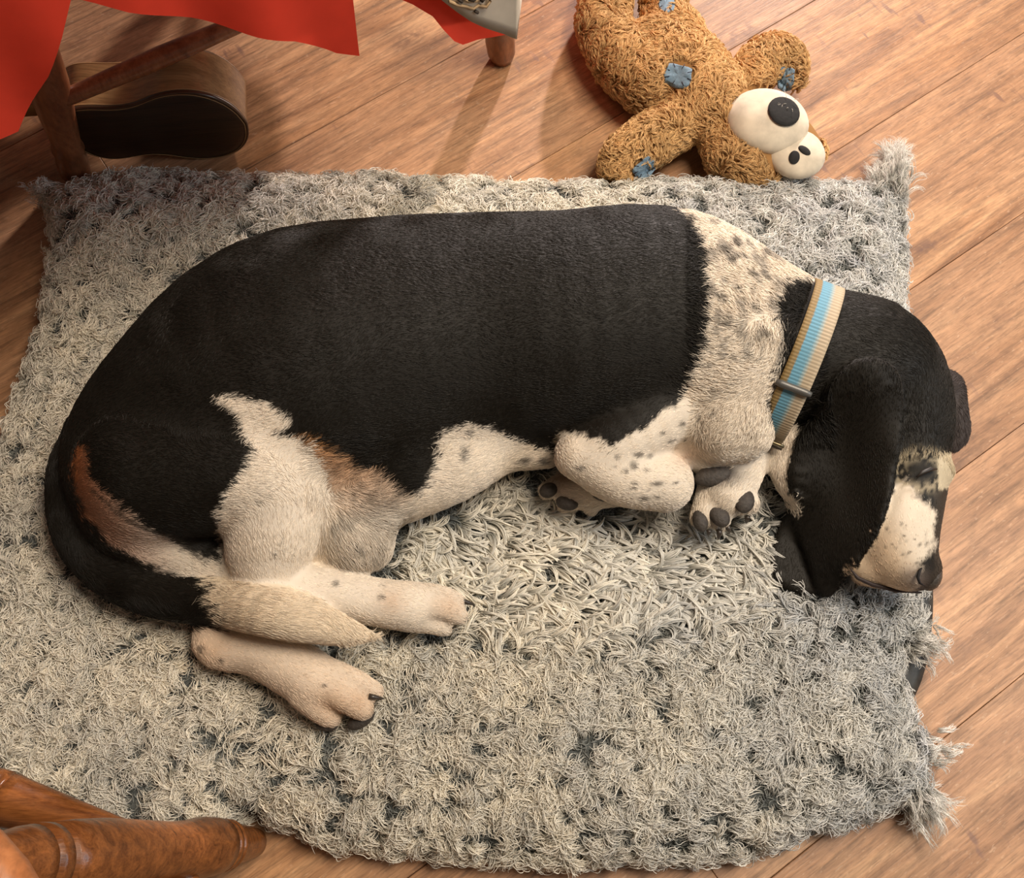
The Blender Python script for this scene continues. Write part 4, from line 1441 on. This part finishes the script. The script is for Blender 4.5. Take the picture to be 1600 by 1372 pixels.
hem = [plane_hit(*q) for q in hem_px]
cloth = empty('tablecloth', p_t + Vector((0, 0, TZ)))
props(cloth, 'bright red tablecloth hanging off the table edge in points', 'tablecloth')
hs = [h_[0] for h_ in hem]
for i in range(1, len(hs)): hs[i] = max(hs[i], hs[i - 1] + .0006)
cols = []
for i, (s_, z_) in enumerate(zip(hs, [h_[1] for h_ in hem])):
    cols.append((s_, z_))
dense = []
for (a, za), (b, zb_) in zip(cols, cols[1:]):
    n = max(1, int((b - a) / .008))
    for k in range(n): dense.append((a + (b - a) * k / n, za + (zb_ - za) * k / n))
dense.append(cols[-1])
bm = bmesh.new()
grid = []
KR = 22
for s_, z_ in dense:
    row = []
    for k in range(KR + 1):
        f = k / KR
        z = TZ + .004 + (z_ - TZ - .004) * f
        wv = .0035 * math.sin(s_ * 38 + 1.0) * f + .0025 * math.sin(s_ * 71) * f * f
        q = p_t + e_t * s_ + n_t * wv
        row.append(bm.verts.new((q.x, q.y, z)))
    grid.append(row)
for r0, r1 in zip(grid, grid[1:]):
    for k in range(KR): bm.faces.new((r0[k], r1[k], r1[k + 1], r0[k + 1]))
# right-hand return round the table corner
ret = []
for i in range(0, 24):
    b = i * .03
    row = []
    zc = .377 + .20 * (1 - math.exp(-b * 5)) + .01 * math.sin(b * 30) - .44 * min(1, max(0, (b - .36) / .10))  # unseen far hem shaped low to block light passing under the table
    for k in range(KR + 1):
        f = k / KR
        z = TZ + .004 + (zc - TZ - .004) * f
        q = p_t + e_t * (cols[-1][0] + .006 * math.sin(b * 40) * f + (.0 if i else 0)) + n_t * (b + .001)
        row.append(bm.verts.new((q.x, q.y, z)))
    ret.append(row)
for r0, r1 in zip([grid[-1]] + ret, ret):
    for k in range(KR): bm.faces.new((r0[k], r1[k], r1[k + 1], r0[k + 1]))
from_bm('skirt', bm, M['red'], cloth)
board('cloth_top', [p_t + e_t * a + n_t * b for a, b in ((-.76, .0), (.50, .0), (.50, .82), (-.76, .82))], TZ + .0008, TZ + .0028, M['red'], cloth, 0)

# white printed towel over the corner of the cloth
towel = empty('tea_towel', p_t + e_t * .47 + Vector((0, 0, TZ)))
props(towel, 'off-white printed cloth hanging over the red cloth at the table corner', 'cloth')
tw_px = [(672, -12), (690, 0), (712, 16), (735, 31), (760, 43), (788, 54), (800, 60), (808, 63)]
tw = [plane_hit(*q, -.012) for q in tw_px]
dense = []
for (a, za), (b, zb_) in zip(tw, tw[1:]):
    for k in range(4): dense.append((a + (b - a) * k / 4, za + (zb_ - za) * k / 4))
dense.append(tw[-1])
bm = bmesh.new()
grid = []
for i, (s_, z_) in enumerate(dense):
    row = []
    for k in range(KR + 1):
        f = k / KR
        z = TZ + .012 + (z_ - TZ - .012) * f
        q = p_t + e_t * s_ + n_t * (-.012 - .002 * math.sin(s_ * 60) * f)
        row.append(bm.verts.new((q.x, q.y, z)))
    grid.append(row)
ret = []
for i in range(1, 12):
    row = []
    b = i * .02
    for k in range(KR + 1):
        f = k / KR
        zc = tw[-1][1] + .18 * (1 - math.exp(-b * 9))
        z = TZ + .012 + (zc - TZ - .012) * f
        q = p_t + e_t * (tw[-1][0] + .012) + n_t * (-.012 + b)
        row.append(bm.verts.new((q.x, q.y, z)))
    ret.append(row)
allr = grid + ret
for r0, r1 in zip(allr, allr[1:]):
    for k in range(KR): bm.faces.new((r0[k], r1[k], r1[k + 1], r0[k + 1]))
o = from_bm('towel_cloth', bm, M['towel'], towel)
md = o.modifiers.new('thick', 'SOLIDIFY'); md.thickness = .0012; md.offset = 0


def print_loop(pts, r, mat, name='print_outline'):
    bm = bmesh.new()
    P3 = []
    for q in pts:
        s_, z_ = plane_hit(*q, -.0155)
        w = p_t + e_t * s_ + n_t * -.0155
        P3.append(Vector((w.x, w.y, z_)))
    tube(bm, P3, r, 6)
    props(from_bm(name, bm, mat, towel), None)


print_loop([(702, 2), (715, 8), (728, 10), (740, 14), (748, 8), (760, 11), (766, 2), (764, -8)], .0016, M['print_tan'])
print_loop([(722, -4), (733, 3), (745, 2), (752, -6)], .0012, M['print_tan'])
print_loop([(733, -3), (740, 0), (744, -5)], .0022, M['print_dark'], 'print_mark')
print_loop([(752, 2), (757, -4)], .0022, M['print_dark'], 'print_mark')
print_loop([(742, 17), (747, 20)], .0016, M['print_dark'], 'print_mark')
print_loop([(716, -2), (722, 3)], .0018, M['print_dark'], 'print_mark')

# ------------------------------------------------------------------ chair in the near corner
chair = empty('wooden_chair', (-.55, -.12, 0))
props(chair, 'glossy orange-brown wooden chair with turned leg and stretchers at the near corner', 'chair')
turn = [(0, .011), (.015, .0155), (.06, .0185), (.13, .0225), (.15, .0262), (.158, .0262), (.160, .0235), (.166, .0235), (.168, .0268), (.182, .0272), (.184, .0242), (.190, .0242), (.192, .0278), (.22, .029), (.27, .0295), (.32, .0270), (.38, .0262), (.5, .029), (.6, .0315), (.70, .0315), (.76, .0300),
        (.762, .0262), (.77, .0262), (.772, .0300), (.80, .0300), (.802, .0262), (.81, .0262), (.812, .029), (.84, .028), (.9, .023), (1, .019)]
f1 = Vector((-.287, -.043, .002)); t1 = Vector((-.402, -.046, .44))
props(lathe('leg', f1, t1, turn, M['chair'], chair, 32), None)
lp = [((-.84, .10, .002), (-.74, .05, .44)), ((-.30, -.48, .002), (-.40, -.40, .44)), ((-.84, -.44, .002), (-.72, -.38, .44))]
for a, b in lp: lathe('leg', a, b, turn, M['chair'], chair, 20)
m1 = f1.lerp(t1, .36)
strp = [(0, .009), (.08, .0125), (.22, .0185), (.34, .0245), (.36, .0265), (.362, .0232), (.372, .0232), (.374, .0265), (.40, .0270), (.402, .0235), (.412, .0235), (.414, .0270), (.46, .0275), (.5, .0285), (.54, .0275), (.61, .0265), (.625, .0235), (.64, .0265), (.78, .0185), (.92, .0125), (1, .009)]
lathe('stretcher', m1, Vector(lp[0][0]).lerp(Vector(lp[0][1]), .36), strp, M['chair'], chair, 24)
m2 = f1.lerp(t1, .30)
lathe('stretcher', m2, Vector(lp[1][0]).lerp(Vector(lp[1][1]), .30), strp, M['chair'], chair, 20)
bm = bmesh.new()
sc_ = Vector((-.600, -.20, 0)); RX, RY = .31, .235
prev = None
for (zz, k_) in [(.425, .90), (.432, .96), (.445, .995), (.458, 1.0), (.468, .985), (.474, .95), (.470, .8), (.462, .5), (.462, .2)]:
    ring = [bm.verts.new((sc_.x + RX * k_ * math.copysign(abs(math.cos(t)) ** .75, math.cos(t)), sc_.y + RY * k_ * math.copysign(abs(math.sin(t)) ** .75, math.sin(t)), zz)) for t in np.linspace(0, 2 * math.pi, 48, endpoint=False)]
    if prev:
        for i in range(48): bm.faces.new((prev[i], prev[(i + 1) % 48], ring[(i + 1) % 48], ring[i]))
    else: bm.faces.new(ring[::-1])
    prev = ring
bm.faces.new(prev)
props(from_bm('seat', bm, turned_wood('seat_wood', (0.36, 0.12, 0.04), (0.60, 0.24, 0.09), (30, 12, 12), .4), chair), 'smooth orange wooden seat edge')
